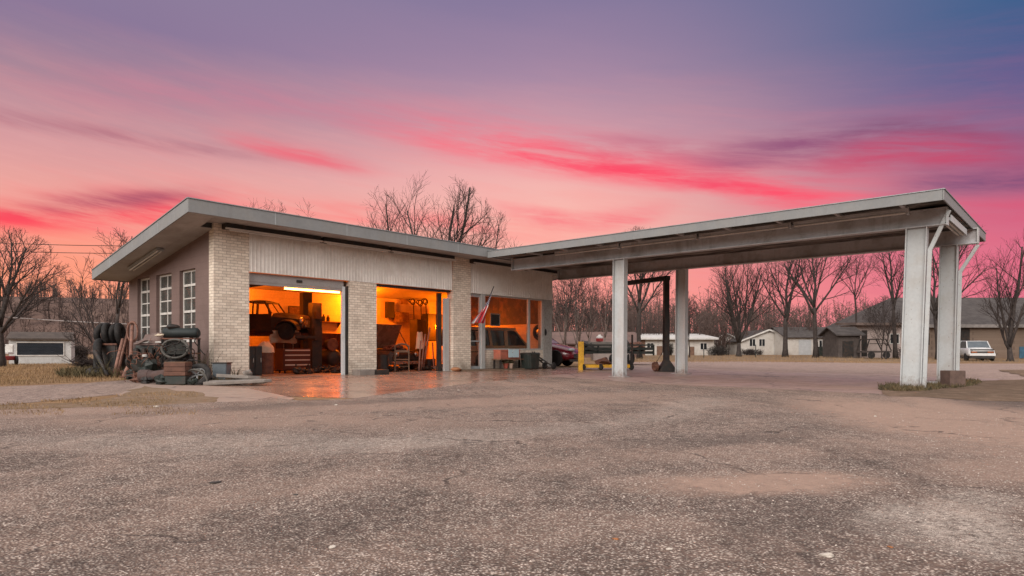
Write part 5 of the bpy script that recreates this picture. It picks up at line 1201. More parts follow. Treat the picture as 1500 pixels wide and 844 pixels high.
    for k in (-.38, .38):
        for q in (-.2, .2): lg.bar(c + r * k + f * q + z * .36, c + r * k * 1.1 + f * q + z * .0, .06)
    lg.build('stand', M_RUST, t)
    # dark radiator, gearbox and drum below
    o = MB().lathe([(.001, -.3), (.15, -.3), (.16, -.28), (.16, -.1), (.172, -.09), (.16, -.08), (.14, .0), (.16, .28), (.15, .3), (.001, .3)], (0, 0, 0), 20, 'X').jitter(.02, 4).build('dented_drum', mat('mauve_rust', (.085, .055, .05), .75, .3, 4, stain=(.08, .04, .03), sscale=5, samt=.6)); o.location = gp(224, 16.0) + z * .17; o.rotation_euler.z = FACE + .15; tag(o, 'dented mauve drum lying on its side before the scrap engine', 'drum')
    c = gp(212, 16.4)
    o = MB().blob((0, 0, .3), (.26, .2, .34), 11, .8, 14, 10).build('gearbox', M_DKGREEN); o.location = c; tag(o, 'dark green gearbox casing standing at the outer end of the junk heap', 'gearbox')
    o = MB().lathe([(.06, 0), (.06, .05), (.02, .06)], (0, 0, 0), 12).build('white_cap', M_WHITE); o.location = at(198, 520.5, 16.6); o.location.z = hz(o.location.x, o.location.y) + .62  # the small white cap on the gearbox casing
    o2 = tag(o, 'small white cap resting on top of the gearbox casing', 'cap'); o2.location = c + z * .64
    # bent panel on top of the engine
    o = MB().grid(lambda u, v: ((u - .5) * .95, (v - .5) * .6, .16 * noise.noise(Vector((u * 2.6, v * 2.6, 1))) + .18 * math.sin(u * 2.6) - .1 * v), 18, 12).build('bent_panel', mat('mauve_panel', (.15, .10, .085), .6, .3, 3, stain=(.09, .05, .04), sscale=4, samt=.6), smooth=True)
    s_ = o.modifiers.new('t', 'SOLIDIFY'); s_.thickness = .01; o.location = gp(231, 17.1) + z * 1.06; o.rotation_euler = (R(28), R(6), FACE); tag(o, 'crumpled mauve body panel lying over the scrap engine', 'body panel')
    for i, (px, zz, lb) in enumerate(((237, 1.16, 'white crumpled rag on the bent panel'), )):
        o = MB().blob((0, 0, 0), (.12, .08, .04), 5, .9, 12, 8).build('crumpled_rag', M_CLOTH, smooth=True); o.location = gp(px, 16.85) + z * (zz + .03); tag(o, lb, 'rag')
    # shelf frame behind and rolled tarp on top
    c = gp(265, 16.9); t = thing('steel_shelf', 'dark rusty steel shelf frame carrying the rolled tarp', 'shelf', c)
    for k in (-.36, .36):
        for q in (-.22, .22): MB().bar(c + r * k + f * q, c + r * k + f * q + z * 1.12, .05).build('upright', M_DARK, t)
    for zz in (.30, .72, 1.10): MB().obox(c + z * zz, (.8, .5, .03), FACE).build('shelf_board', M_RUST, t)
    o = MB().lathe([(.001, -.46), (.10, -.46), (.13, -.43), (.135, -.1), (.125, .1), (.135, .42), (.10, .46), (.05, .46), (.001, .44)], (0, 0, 0), 18, 'X').jitter(.015, 4).build('rolled_tarp', mat('tarp', (.014, .02, .02), .6, .2, 4), smooth=True); o.location = c + z * 1.25 + r * .02; o.rotation_euler.z = FACE - .05; tag(o, 'dark rolled tarp on top of the steel shelf below the nearest window', 'tarp')
    o = MB().blob((0, 0, 0), (.16, .1, .07), 9, .6).build('rag_bundle', M_DARK, smooth=True); o.location = c + z * 1.41 - r * .2; tag(o, 'small black bundle lying on the rolled tarp', 'bundle')
    c2 = c - f * .34 + r * .02; o = MB().torus((0, 0, 0), .27, .035, 30, 8, Matrix.Rotation(R(90), 3, 'X'), 1.22, .86).build('oval_hoop', mat('grey_hoop', (.085, .078, .068), .6, .2, 5), smooth=True); o.location = c2 + z * .84; o.rotation_euler.z = FACE; tag(o, 'grey oval hoop hung on the front of the steel shelf', 'hoop')
    o = MB().obox((0, 0, 0), (.5, .06, .36), 0).build('radiator_core', mat('radiator', (.03, .03, .026), .7, .5, 30, bump=.6)); o.location = c - f * .24 + z * .88; o.rotation_euler.z = FACE; tag(o, 'dark radiator core standing behind the grey oval hoop', 'radiator')
    o = MB().blob((0, 0, 0), (.33, .22, .19), 31, .8, 14, 10).build('scrap_gearbox', M_DARK); o.location = c + z * .52; tag(o, 'black scrap gearbox on the lower board of the steel shelf', 'gearbox')
    # crate and battery
    c = gp(261, 15.6); t = thing('wooden_crate', 'reddish wooden crate with plank sides before the steel shelf', 'crate', c)
    mb = MB()
    for k in range(3): mb.obox(c + z * (.27 + .105 * k) - f * .17, (.5, .02, .095), FACE); mb.obox(c + z * (.27 + .105 * k) + f * .17, (.5, .02, .095), FACE); mb.obox(c + z * (.27 + .105 * k) + r * .24, (.02, .32, .095), FACE); mb.obox(c + z * (.27 + .105 * k) - r * .24, (.02, .32, .095), FACE)
    mb.build('side_planks', mat('red_wood', (.125, .06, .042), .8, .3, 6), t); MB().obox(c + z * .225, (.48, .32, .02), FACE).obox(c + z * .535, (.49, .33, .015), FACE).build('end_boards', M_WOOD, t)
    o = MB().obox((0, 0, .1), (.5, .3, .2), 0).build('car_battery', M_DKGREEN, bevel=.015); o.location = c + z * .005; o.rotation_euler.z = FACE; tag(o, 'flat dark green battery under the reddish crate', 'battery')
    # tyre with rim at the corner
    c = gp(289, 15.7); t = thing('spoked_wheel', 'wheel with grey rim lying tilted at the corner of the brick pier', 'wheel', (0, 0, 0))
    MB().torus((0, 0, 0), .26, .075, 26, 10).build('tyre', M_RUBBER, t, smooth=True)
    rm = MB(); rm.torus((0, 0, .01), .19, .02, 24, 6)
    for k in range(5): q = k * 1.2566; rm.bar((0, 0, .02), (.19 * math.cos(q), .19 * math.sin(q), .02), .04, .02)
    rm.build('rim', mat('dull_rim', (.16, .16, .16), .5, .3, 6), t); t.location = c + z * .22; t.rotation_euler = (R(55), 0, FACE)
    o = MB().torus((0, 0, 0), .30, .03, 20, 8, Matrix.Rotation(R(90), 3, 'X'), 1, 1).build('wheel_arch', mat('grey_hoop', (.2, .2, .2)), smooth=True); o.location = c + z * .06 - r * .02 - f * .1; o.scale = (1, 1, 1); tag(o, 'thin grey hoop standing round the tilted wheel', 'hoop'); o.rotation_euler.z = FACE
    # grey bin at the brick pier
    a, b = G(314, 556.5), G(336, 556.5); a = at(315, 555, 16.6); c = gp(325, 16.7); t = thing('waste_bin', 'small blue grey square waste bin against the cream brick pier', 'bin', c)
    mb = MB(); R_ = []
    for s, zz in ((.86, .0), (1, .47)): R_.append([c + r * (x * s) + f * (y * s) + z * zz for x, y in ((-.185, -.16), (.185, -.16), (.185, .16), (-.185, .16))])
    mb.loft(R_); mb.build('tub', mat('blue_grey_plastic', (.105, .125, .14), .55, .15, 3), t, bevel=.02)
    MB().obox(c + z * .485, (.40, .35, .03), FACE).build('rim', M_DARK, t)
    # slab and rubble
    o = MB().prism([(-.85, -.10), (-.5, -.26), (.1, -.22), (.62, -.12), (.75, .05), (.5, .2), (-.3, .28), (-.8, .14)], 'Z', 0, .07).jitter(.02, 3).build('broken_slab', M_CONC, bevel=.01); o.location = gp(352, 15.6) + z * .06; o.rotation_euler = (R(3), R(-2), FACE); tag(o, 'broken grey slab lying on the apron below the cream brick pier', 'slab')
    o = MB().prism([(-.5, -.14), (.3, -.2), (.5, .0), (.4, .16), (-.45, .15)], 'Z', 0, .08).jitter(.02, 3, 4).build('broken_slab', M_CONC, bevel=.01); o.location = gp(350, 15.95) + z * .14; o.rotation_euler = (R(-4), R(3), FACE); tag(o, 'smaller broken slab piled behind the long grey slab', 'slab')
    rnd = random.Random(9); names = ['beside the waste bin', 'behind the broken slabs', 'at the edge of the first bay', 'between bin and slabs', 'against the brick pier foot', 'on the smaller slab', 'farthest towards the first bay door']
    spots = [(340, 16.5, .12), (356, 16.4, .14), (378, 16.3, .12), (345, 16.15, .10), (352, 16.9, .10), (362, 15.95, .09), (386, 16.6, .09)]
    for i, (px, d, s) in enumerate(spots):
        o = MB().blob((0, 0, 0), (s * 1.2, s, s * .8), 40 + i, .8, 9, 6).build('rubble_stone', M_CONC if i % 2 else M_DIRT); o.location = gp(px, d) + z * (s * .55 if i != 5 else .28); o.rotation_euler.z = i; tag(o, ('grey' if i % 2 else 'brown') + ' lump of rubble ' + names[i], 'rubble', 'rubble round the brick pier')
    rq = random.Random(21)
    for i, (px, d, zc_, w_, lb) in enumerate(((224, 16.6, .5, .5, 'tangle of rusty wire and rods hanging over the scrap engine'), (262, 16.35, .55, .42, 'tangle of dark wire hanging on the front of the steel shelf'), (205, 16.9, .35, .35, 'tangle of rusty wire at the outer end of the junk heap'))):
        mb = MB(); c0 = gp(px, d) + z * zc_
        for k in range(26):
            p = c0 + Vector((rq.gauss(0, w_ * .5), rq.gauss(0, .12), rq.gauss(0, .22))); pts = [p]; v = Vector((rq.gauss(0, 1), rq.gauss(0, .5), rq.gauss(0, .8))).normalized()
            for q in range(6): v = (v + Vector((rq.gauss(0, .5), rq.gauss(0, .3), rq.gauss(0, .4) - .1))).normalized(); p = p + v * .09; p.z = max(.03, p.z); pts.append(p.copy())
            mb.tube(pts, rq.choice((.006, .009, .014)), 5)
        o = mb.build('wire_tangle', M_RUST if i != 1 else M_DARK, smooth=True); tag(o, lb, 'wire', 'wire tangles in the junk heap')
    clut = [(203, 16.2, .13, 'rusty bracket casting at the outer foot of the junk heap'), (214, 15.7, .10, 'dark pulley lump before the dented drum'), (236, 15.5, .12, 'rusty pump body between the drum and the reddish crate'), (246, 16.1, .14, 'black starter motor behind the reddish crate'), (277, 16.2, .15, 'dark differential casing beside the reddish crate'), (283, 15.5, .09, 'small rusty flange before the tilted wheel'), (207, 17.4, .2, 'dark axle housing leaning behind the gearbox casing'), (243, 17.2, .16, 'rusty carburettor lump between the scrap engine and steel shelf'), (189, 19.2, .14, 'dark hub casting at the foot of the upright pipes'), (176, 19.4, .13, 'rusty spring lump before the steel bin'), (305, 16.2, .12, 'dark brake drum between the tilted wheel and waste bin'), (193, 17.8, .15, 'dark fuel pump on the ground behind the leaning pipe')]
    for i, (px, d, s, lb) in enumerate(clut):
        mb = MB(); p0 = gp(px, d)
        mb.blob((0, 0, s * .8), (s * 1.1, s, s * .9), 60 + i, 1.0, 10, 7); mb.lathe([(s * .4, -s * .9), (s * .55, -s * .7), (s * .55, s * .7), (s * .3, s * .9)], (s * .5, -s * .4, s * .9), 10, 'XYZ'[i % 3]); mb.bar((-s, -s * .3, s * .3), (s * 1.2, s * .2, s * 1.5), s * .35)
        o = mb.build('scrap_casting', M_RUST if i % 3 == 0 else M_DARK if i % 3 == 1 else M_DKGREEN, bevel=.006); o.location = p0; o.rotation_euler.z = i * 1.3; tag(o, lb, 'scrap part', 'scrap castings in the junk heap')
    # dead weeds against the wall
    for i, (px, d, h, lb) in enumerate(((292, 16.7, 1.0, 'tall dead weed against the mauve wall by the tarp'), (306, 17.0, .8, 'dead weed at the corner between mauve wall and brick pier'), (345, 16.9, .42, 'dry creeping weed at the foot of the cream brick pier'), (152, 19.0, .7, 'leafy pale weed growing round the bar before the steel bin'), (300, 16.4, .45, 'low dead weed behind the tilted wheel'))):
        c = gp(px, d); t = thing('dead_weed', lb, 'weed', c, 'dead weeds along the wall'); st = MB(); lf = MB(); q = random.Random(i)
        for k in range(16):
            a = q.uniform(0, 6.28); l = h * q.uniform(.5, 1); tip = c + Vector((math.cos(a) * l * .42, math.sin(a) * l * .42, l)); m_ = c.lerp(tip, .5) + Vector((0, 0, l * .12)); st.tube([c, m_, tip], [.007, .005, .002], 4)
            for j in range(16):
                b = q.random(); p = (c.lerp(m_, b * 2) if b < .5 else m_.lerp(tip, b * 2 - 1)); a2 = q.uniform(0, 6.28); s2 = q.uniform(.015, .045); dv = Vector((math.cos(a2), math.sin(a2), q.uniform(-.4, .6))) * s2; sd_ = Vector((-dv.y, dv.x, 0)) * .35
                n0 = len(lf.v); lf.v += [tuple(p), tuple(p + dv * .5 + sd_), tuple(p + dv), tuple(p + dv * .5 - sd_)]; lf.f.append((n0, n0 + 1, n0 + 2, n0 + 3))
        st.build('stem', M_WEED, t); lf.build('leaves', mat('pale_weed_leaf', (.22, .20, .11), .9, .3, 5) if i == 3 else mat('dead_leaves', (.11, .07, .045), .9, .4, 5), t)
junk()
# ------------------------------------------------------------------ trees
M_BARK = mat('bark', (.04, .031, .028), .95, .35, 6, stain=(.085, .066, .058), sscale=4, samt=.5, bump=.4)
M_TWIG = mat('twigs', (.045, .033, .03), .95, .3, .6, bump=0)
M_BARKP = mat('pale_bark', (.16, .125, .11), .95, .3, 6, bump=.4)
def tree(lab, px, d, top, x0, x1, trunk_w, seed, fork=.22, limbs=5, spread=38, levels=4, kids=4, cat='tree', name='bare_tree', group='bare trees round the station', lean=0, stems=1, bark=None, twig_r=.0076, up=.35):
    rnd = random.Random(seed); P = gp(px, d); Ht = H + (511 - top) * d / F - P.z
    wide = (x1 - x0) / 2 * d / F; mid = ((x0 + x1) / 2 - px) * d / F
    seg = []; tr = max(.05, trunk_w * .85 * d / F / 2); zf = fork * Ht
    # crown envelope in metres: an egg standing on the fork
    zc = zf + (Ht - zf) * .42; ea = max(wide, .18 * Ht); up_r = Ht - zc; dn_r = (zc - zf) * 1.25 + .3
    def room(p, v):
        """distance from p along v to the envelope"""
        lo = 0.0; hi = 2.2 * max(ea, Ht)
        for _ in range(14):
            m = (lo + hi) / 2; q = p + v * m; zz = (q.z - zc) / (up_r if q.z > zc else dn_r); sx = mid * min(1, max(0, q.z / Ht))
            if ((q.x - sx) / ea) ** 2 + (q.y / ea) ** 2 + zz * zz < 1: lo = m
            else: hi = m
        return lo
    NK = {1: 4 + kids, 2: 3 + kids, 3: 1 + kids, 4: kids}
    def grow(p, dr, L, lv, r0):
        n = (7, 7, 5, 4, 3, 2)[lv]; pts = [p.copy()]; q = p.copy(); v = dr.copy(); r1 = r0 * (.36 if lv < 3 else .5); wob = (.05, .075, .10, .13, .16, .2)[lv]
        for i in range(n):
            v = (v + Vector((rnd.gauss(0, wob), rnd.gauss(0, wob), rnd.gauss(0, wob * .5) + .09 * up))).normalized(); q = q + v * (L / n); pts.append(q.copy())
        seg.append((pts, lv, r0, r1))
        if lv >= levels: return
        k = NK[lv]; g0 = rnd.uniform(0, 6.28)
        for j in range(k):
            t = .22 + .78 * (j + rnd.uniform(.15, .85)) / k; s = t * n; i0 = min(int(s), n - 1); c = pts[i0].lerp(pts[i0 + 1], s - i0); w_ = (pts[i0 + 1] - pts[i0]).normalized()
            u1 = w_.cross(Vector((.3, .2, 1))).normalized(); u2 = w_.cross(u1); g = g0 + j * 2.4 + rnd.gauss(0, .3); ax = u1 * math.cos(g) + u2 * math.sin(g)
            ang = R(rnd.uniform(24, 46)); nd = w_ * math.cos(ang) + ax * math.sin(ang); nd.z += .12 * up; nd.normalize()
            rm = room(c, nd); Ln = min(L * rnd.uniform(.42, .66) * (1.15 - .4 * t), rm * rnd.uniform(.8, 1.0))
            if Ln < .12: continue
            grow(c, nd, Ln, lv + 1, (r0 + (r1 - r0) * t) * rnd.uniform(.48, .68))
    for s in range(stems):
        a0 = 6.2832 * s / max(1, stems) + rnd.random(); b0 = Vector((math.cos(a0), math.sin(a0), 0)) * (.0 if stems == 1 else .35)
        q = b0.copy(); tp = [q.copy()]; v = Vector((math.tan(R(lean)) + b0.x * .5, b0.y * .5, 1)).normalized()
        for i in range(5): v = (v + Vector((rnd.gauss(0, .035), rnd.gauss(0, .035), .03))).normalized(); q = q + v * zf / 5; tp.append(q.copy())
        rt = tr if stems == 1 else tr * .7; seg.append((tp, 0, rt, rt * .74))
        for j in range(limbs):
            a = 2.4 * j + rnd.uniform(-.35, .35); an = R(spread * (.08 + .92 * ((j + .3) / limbs) ** .7) * rnd.uniform(.85, 1.12))
            dv = Vector((math.cos(a) * math.sin(an) + math.tan(R(lean)) * .7, math.sin(a) * math.sin(an), math.cos(an))).normalized()
            start = tp[-1] if j < 2 or rnd.random() < .4 else tp[-2].lerp(tp[-1], rnd.random())
            grow(start, dv, room(start, dv) * rnd.uniform(.82, .97), 1, rt * rnd.uniform(.36, .56) * (1.25 if j == 0 else 1))
    r_ = Vector((sn, -cs, 0)); T = thing(name, lab, cat, P, group)
    tk, cr = MB(), MB(); f_ = Vector((cs, sn, 0)); Z = Vector((0, 0, 1))
    for pts, lv, ra, rb in seg:
        W = [P + r_ * p.x + f_ * p.y + Z * (p.z - (.1 if lv == 0 and i == 0 else 0)) for i, p in enumerate(pts)]
        m = len(W) - 1; a, b = max(twig_r, ra), max(twig_r * .55, rb); rs = [a + (b - a) * i / m for i in range(m + 1)]
        if lv == 0: rs[0] *= 1.5; rs[1] *= 1.1
        (tk if lv <= 1 else cr).tube(W, rs, 8 if lv == 0 else 6 if lv == 1 else 4 if lv == 2 else 3, caps=lv < 2)
    tk.build('trunk', bark or M_BARK, T, smooth=True); cr.build('crown', M_TWIG, T)
    return T
# behind the garage
tree('tallest bare tree rising behind the middle of the garage roof', 640, 42, 250, 526, 740, 12.4, 11, .2, 9, 62, 4, 4, up=.45)
tree('spreading bare tree behind the garage roof, beside the tallest one on the canopy side', 716, 46, 296, 664, 772, 8.1, 12, .2, 6, 44, 4, 4)
tree('thin bare tree behind the garage roof, beside the tallest one on the shed side', 556, 44, 266, 524, 600, 8.1, 13, .2, 5, 40, 4, 4)
tree('small bare tree top showing above the garage roof near its corner', 384, 40, 272, 356, 412, 6.8, 14, .35, 5, 48, 4, 3)
tree('broad bare tree top showing above the first bay', 432, 44, 288, 402, 480, 7.4, 15, .35, 6, 56, 4, 3)
# on the side lawn
tree('large bare tree leaning over the white shed', 2, 30, 328, -95, 92, 11.2, 21, .28, 7, 50, 4, 3, lean=4)
tree('slender upright bare tree behind the corner of the garage', 168, 27, 326, 128, 196, 6.8, 22, .42, 4, 30, 4, 3)
tree('leaning bare tree with long bowed limbs beside the steel bin', 150, 28, 366, 62, 152, 5.6, 23, .10, 5, 52, 4, 3, lean=-22)
# between garage and canopy
tree('pale many stemmed bare tree behind the red car', 836, 44, 372, 806, 872, 5.6, 31, .16, 3, 28, 4, 3, stems=4, bark=M_BARKP)
tree('slim forked bare tree behind the green trailer', 874, 46, 392, 852, 908, 5.6, 32, .25, 4, 34, 4, 3, stems=2, bark=M_BARKP)
tree('tall dark bare tree seen between the first two canopy posts', 937, 55, 330, 884, 990, 8.1, 33, .42, 6, 44, 4, 4)
tree('young bare sapling beside the tall dark tree', 1010, 62, 432, 990, 1026, 2.5, 34, .3, 4, 22, 4, 3)
# across the road
tree('round crowned bare tree standing before the gabled white house', 1082, 70, 368, 1026, 1142, 8.7, 41, .13, 9, 40, 4, 3, up=.7)
tree('wide forked bare tree between the two gabled white houses', 1150, 66, 356, 1092, 1206, 8.7, 42, .34, 5, 42, 4, 3)
tree('sturdy bare tree before the long grey roofed house', 1195, 62, 340, 1128, 1268, 8.1, 43, .40, 7, 48, 4, 3)
tree('straight thin bare tree beside the dark shed', 1257, 64, 372, 1222, 1300, 3.7, 44, .6, 5, 40, 4, 3)
tree('small bare tree before the pale carport', 1292, 57, 432, 1262, 1322, 3.7, 45, .2, 5, 48, 4, 3, stems=2)
tree('dark forked bare tree beside the nearer outer canopy post', 1312, 60, 352, 1268, 1350, 6.8, 46, .46, 4, 36, 4, 3)
tree('thick trunked bare tree behind the farther outer canopy post', 1376, 58, 318, 1322, 1462, 9.9, 47, .34, 6, 50, 4, 3)
tree('upright round bare tree with forked trunk before the tan building', 1480, 52, 330, 1430, 1528, 9.3, 48, .10, 5, 34, 4, 3, up=.7)
tree('bare tree at the far end of the tan building', 1545, 60, 350, 1500, 1600, 7.4, 49, .2, 6, 40, 4, 3)

# ------------------------------------------------------------------ far woods and hill
M_HILL = soil_mat('hill_floor', (.13, .085, .07), (.10, .066, .056), (.155, .10, .08), .08, bstr=.2)
def hill():
    mb = MB(); nu, nv = 60, 8
    def fn(u, v):
        th = R(-100 + 160 * u); d = 95 + 110 * v
        a = max(0, min(1, (th + R(26)) / R(24))); top = 11.5 * (1 - .58 * a) * (1 - .35 * max(0, min(1, (th - R(8)) / R(22))))
        z = top * math.sin(min(1, v * 2.2) * math.pi / 2) ** 1.2 * (1 + .12 * noise.noise(Vector((u * 9, v * 3, 1)))) + (-.1 if v == 0 else .1)
        k = 1 / max(.75, math.cos(th)) if abs(th) < R(60) else 1.3
        x = d * k * math.sin(th); y = d * k * math.cos(th)
        return Vector((cs * y + sn * x, sn * y - cs * x, .16 * (v > 0) + z))
    mb.grid(fn, nu, nv); o = mb.build('hill', M_HILL, smooth=True); o['kind'] = 'structure'
    rnd = random.Random(77); wd = MB()
    def sap(P, h):
        n = rnd.randint(2, 4)
        for s in range(n):
            a = rnd.uniform(0, 6.28); l = rnd.uniform(.02, .2); q = P + Vector((math.cos(a), math.sin(a), 0)) * rnd.uniform(0, .4)
            tip = q + Vector((math.cos(a) * l * h, math.sin(a) * l * h, h * rnd.uniform(.7, 1)))
            m_ = q.lerp(tip, .5) + Vector((rnd.gauss(0, .15), rnd.gauss(0, .15), 0)); wd.tube([q, m_, tip], [.075, .05, .016], 3, caps=False)
            for k in range(9):
                t = rnd.uniform(.22, .98); p = q.lerp(m_, t * 2) if t < .5 else m_.lerp(tip, t * 2 - 1); b = rnd.uniform(0, 6.28); L = h * rnd.uniform(.12, .34) * (1.15 - t)
                e = p + Vector((math.cos(b) * L, math.sin(b) * L, L * rnd.uniform(.4, 1.2))); wd.tube([p, e], [.034, .014], 3, caps=False)
                for j in range(3):
                    w0 = p.lerp(e, rnd.uniform(.3, .9)); c = rnd.uniform(0, 6.28); L2 = L * rnd.uniform(.3, .6); wd.tube([w0, w0 + Vector((math.cos(c) * L2, math.sin(c) * L2, L2 * rnd.uniform(.2, 1)))], [.02, .01], 3, caps=False)
    for i in range(2100):
        u = rnd.random(); v = rnd.uniform(-.05, .62) if u < .4 else rnd.uniform(-.12, .5); P = fn(u, max(0, v)); 
        if v < 0: P = P + Vector((-cs, -sn, 0)) * (-v * 60)
        P.z -= .2; sap(P, rnd.uniform(3.2, 6.0) * (1 if u < .55 else 1.75))
    o = wd.build('bare_woods', mat('woods_twigs', (.105, .07, .06), .95, .35, .08, bump=0)); o['kind'] = 'stuff'
hill()

# ------------------------------------------------------------------ houses
M_LAP = brick_mat('white_lap', (.56, .53, .49), (.54, .51, .47), (.34, .31, .28), 9.0, .16, .3, (.28, .23, .19))
M_ROOFG = mat('grey_shingles', (.058, .048, .045), .9, .3, 2, bump=.5, stain=(.09, .08, .075), sscale=2, samt=.6)
M_ROOFW = mat('pale_metal_roof', (.58, .57, .55), .5, .15, 1, stain=(.36, .32, .29), sscale=1, samt=.4)
M_WIN = mat('dark_window', (.02, .022, .025), .15, .2, 1)
M_TAN = brick_mat('tan_stone', (.21, .155, .12), (.17, .125, .097), (.135, .10, .08), .7, .3, .6, (.17, .11, .08))
class Local:
    """boxes laid along the view: x to the side, y away, z up, from a ground point"""
    def __init__(s, px, d): s.p = gp(px, d); s.d = d; s.px = px
    def X(s, px): return (px - s.px) * s.d / F
    def Z(s, py): return H + (511 - py) * s.d / F - s.p.z
    def done(s, t): t.location = s.p; t.rotation_euler.z = FACE
def house(lab, px, d, x0, x1, eave, ridge, depth, wall, roofm, openings, gable=None, cat='house', name='small_house', over=.35, flat=False, porch=None, group='small houses across the road'):
    l = Local(px, d); t = thing(name, lab, cat, (0, 0, 0), group); a, b, ze, zr = l.X(x0), l.X(x1), l.Z(eave), l.Z(ridge)
    if gable == 'front':
        m = (a + b) / 2; MB().prism([(a, -.1), (b, -.1), (b, ze), (m, zr), (a, ze)], 'Y', 0, depth).build('wall', wall, t)
        rf = MB(); s = (zr - ze) / (m - a); th = .12
        rf.prism([(a - over, ze - over * s + .01), (m, zr + .01), (m, zr + th), (a - over, ze - over * s + th)], 'Y', -over, depth + over)
        rf.prism([(b + over, ze - over * s + .01), (m, zr + .01), (m, zr + th), (b + over, ze - over * s + th)], 'Y', -over, depth + over)
        rf.build('roof', roofm, t); bg = MB(); bg.bar((a - over, -over - .03, ze - over * s + .06), (m, -over - .03, zr + .06), .05, .2); bg.bar((m, -over - .03, zr + .06), (b + over, -over - .03, ze - over * s + .06), .05, .2); bg.build('barge_board', M_WHITE, t)
    elif flat:
        MB().box(a, b, 0, depth, -.1, ze).build('wall', wall, t)
        MB().prism([(-over - .4, ze - .05), (depth + over, ze + .1), (depth + over, zr), (-over - .4, ze + .18)], 'X', a - over, b + over).build('roof', roofm, t)
    else:
        m = depth / 2; MB().prism([(0, -.1), (depth, -.1), (depth, ze), (m, zr), (0, ze)], 'X', a, b).build('wall', wall, t)
        s = (zr - ze) / m; th = .12; rf = MB()
        rf.prism([(-over, ze - over * s + .01), (m, zr + .01), (m, zr + th), (-over, ze - over * s + th)], 'X', a - over, b + over)
        rf.prism([(depth + over, ze - over * s + .01), (m, zr + .01), (m, zr + th), (depth + over, ze - over * s + th)], 'X', a - over, b + over); rf.build('roof', roofm, t)
    for (kind, ox0, ox1, oy0, oy1, m_) in openings:
        u0, u1, z0, z1 = l.X(ox0), l.X(ox1), max(0, l.Z(oy1)), l.Z(oy0)
        o = MB().box(u0, u1, -.05, .03, z0, z1).build(kind, m_, t)
        if kind == 'window':
            fr = MB(); fr.box(u0 - .08, u0 - .002, -.08, .02, z0 - .08, z1 + .08).box(u1 + .002, u1 + .08, -.08, .02, z0 - .08, z1 + .08).box(u0, u1, -.08, .02, z1 + .002, z1 + .08).box(u0, u1, -.08, .02, z0 - .08, z0 - .002).box((u0 + u1) / 2 - .03, (u0 + u1) / 2 + .03, -.07, -.052, z0, z1); fr.build('frame', M_WHITE, o)
        elif kind == 'door':
            MB().box(u0 + .08, u0 + .14, -.1, -.052, (z0 + z1) / 2 - .05, (z0 + z1) / 2 + .05).build('handle', M_DARK, o)
    l.done(t); return t
M_DOORP = mat('door_brown', (.16, .09, .06), .7, .2, 3); M_GARD = mat('pale_door', (.42, .43, .44), .6, .1, 3); M_DKSH = mat('dark_shed_wood', (.075, .06, .054), .9, .35, 3)
house('low white house with a pale flat roof and brown end, seen between canopy posts', 990, 84, 937, 1046, 497, 487, 7, M_LAP, M_ROOFW, [('door', 962, 970, 507, 523, M_DOORP), ('window', 948, 957, 503, 513, M_WIN), ('door', 1010, 1017, 508, 523, M_DOORP), ('window', 1026, 1035, 503, 512, M_WIN), ('wall_panel', 937.5, 945, 498, 523, M_DOORP)], flat=True)
house('white house with a front gable behind the round crowned tree', 1125, 90, 1085, 1166, 500, 484, 9, M_LAP, M_ROOFG, [('window', 1098, 1106, 497, 507, M_WIN), ('window', 1112, 1120, 497, 507, M_WIN), ('door', 1134, 1139, 503, 521, M_GARD)], gable='front')
house('small white gabled outbuilding with steep roof beyond the dark hedge', 1060, 96, 1042, 1086, 500, 489, 7, M_LAP, M_ROOFG, [('window', 1060, 1066, 500, 509, M_WIN)], gable='front')
house('long white house with dark grey roof and a pale garage door', 1195, 86, 1152, 1236, 494, 479, 8, M_LAP, M_ROOFG, [('garage_door', 1170, 1188, 498, 520, M_GARD), ('window', 1200, 1208, 499, 508, M_WIN), ('door', 1218, 1224, 502, 520, M_CARD)])
house('dark unpainted wooden shed beside the pale carport', 1243, 60, 1228, 1260, 490, 480, 3, M_DKSH, M_ROOFG, [('door', 1234, 1250, 500, 522, M_DARK)], cat='shed', name='dark_shed', group=None)
house('pale carport building with flat brown roof beside the tan building', 1292, 62, 1254, 1334, 476, 471, 3, mat('pale_stucco', (.42, .34, .31), .85, .2, 1, stain=(.25, .19, .17), sscale=1), mat('brown_roof', (.15, .11, .095), .9, .3, 1), [('window', 1304, 1316, 490, 503, M_WIN), ('opening', 1262, 1270, 484, 522, M_DARK)], flat=True, cat='carport', name='carport', group=None)
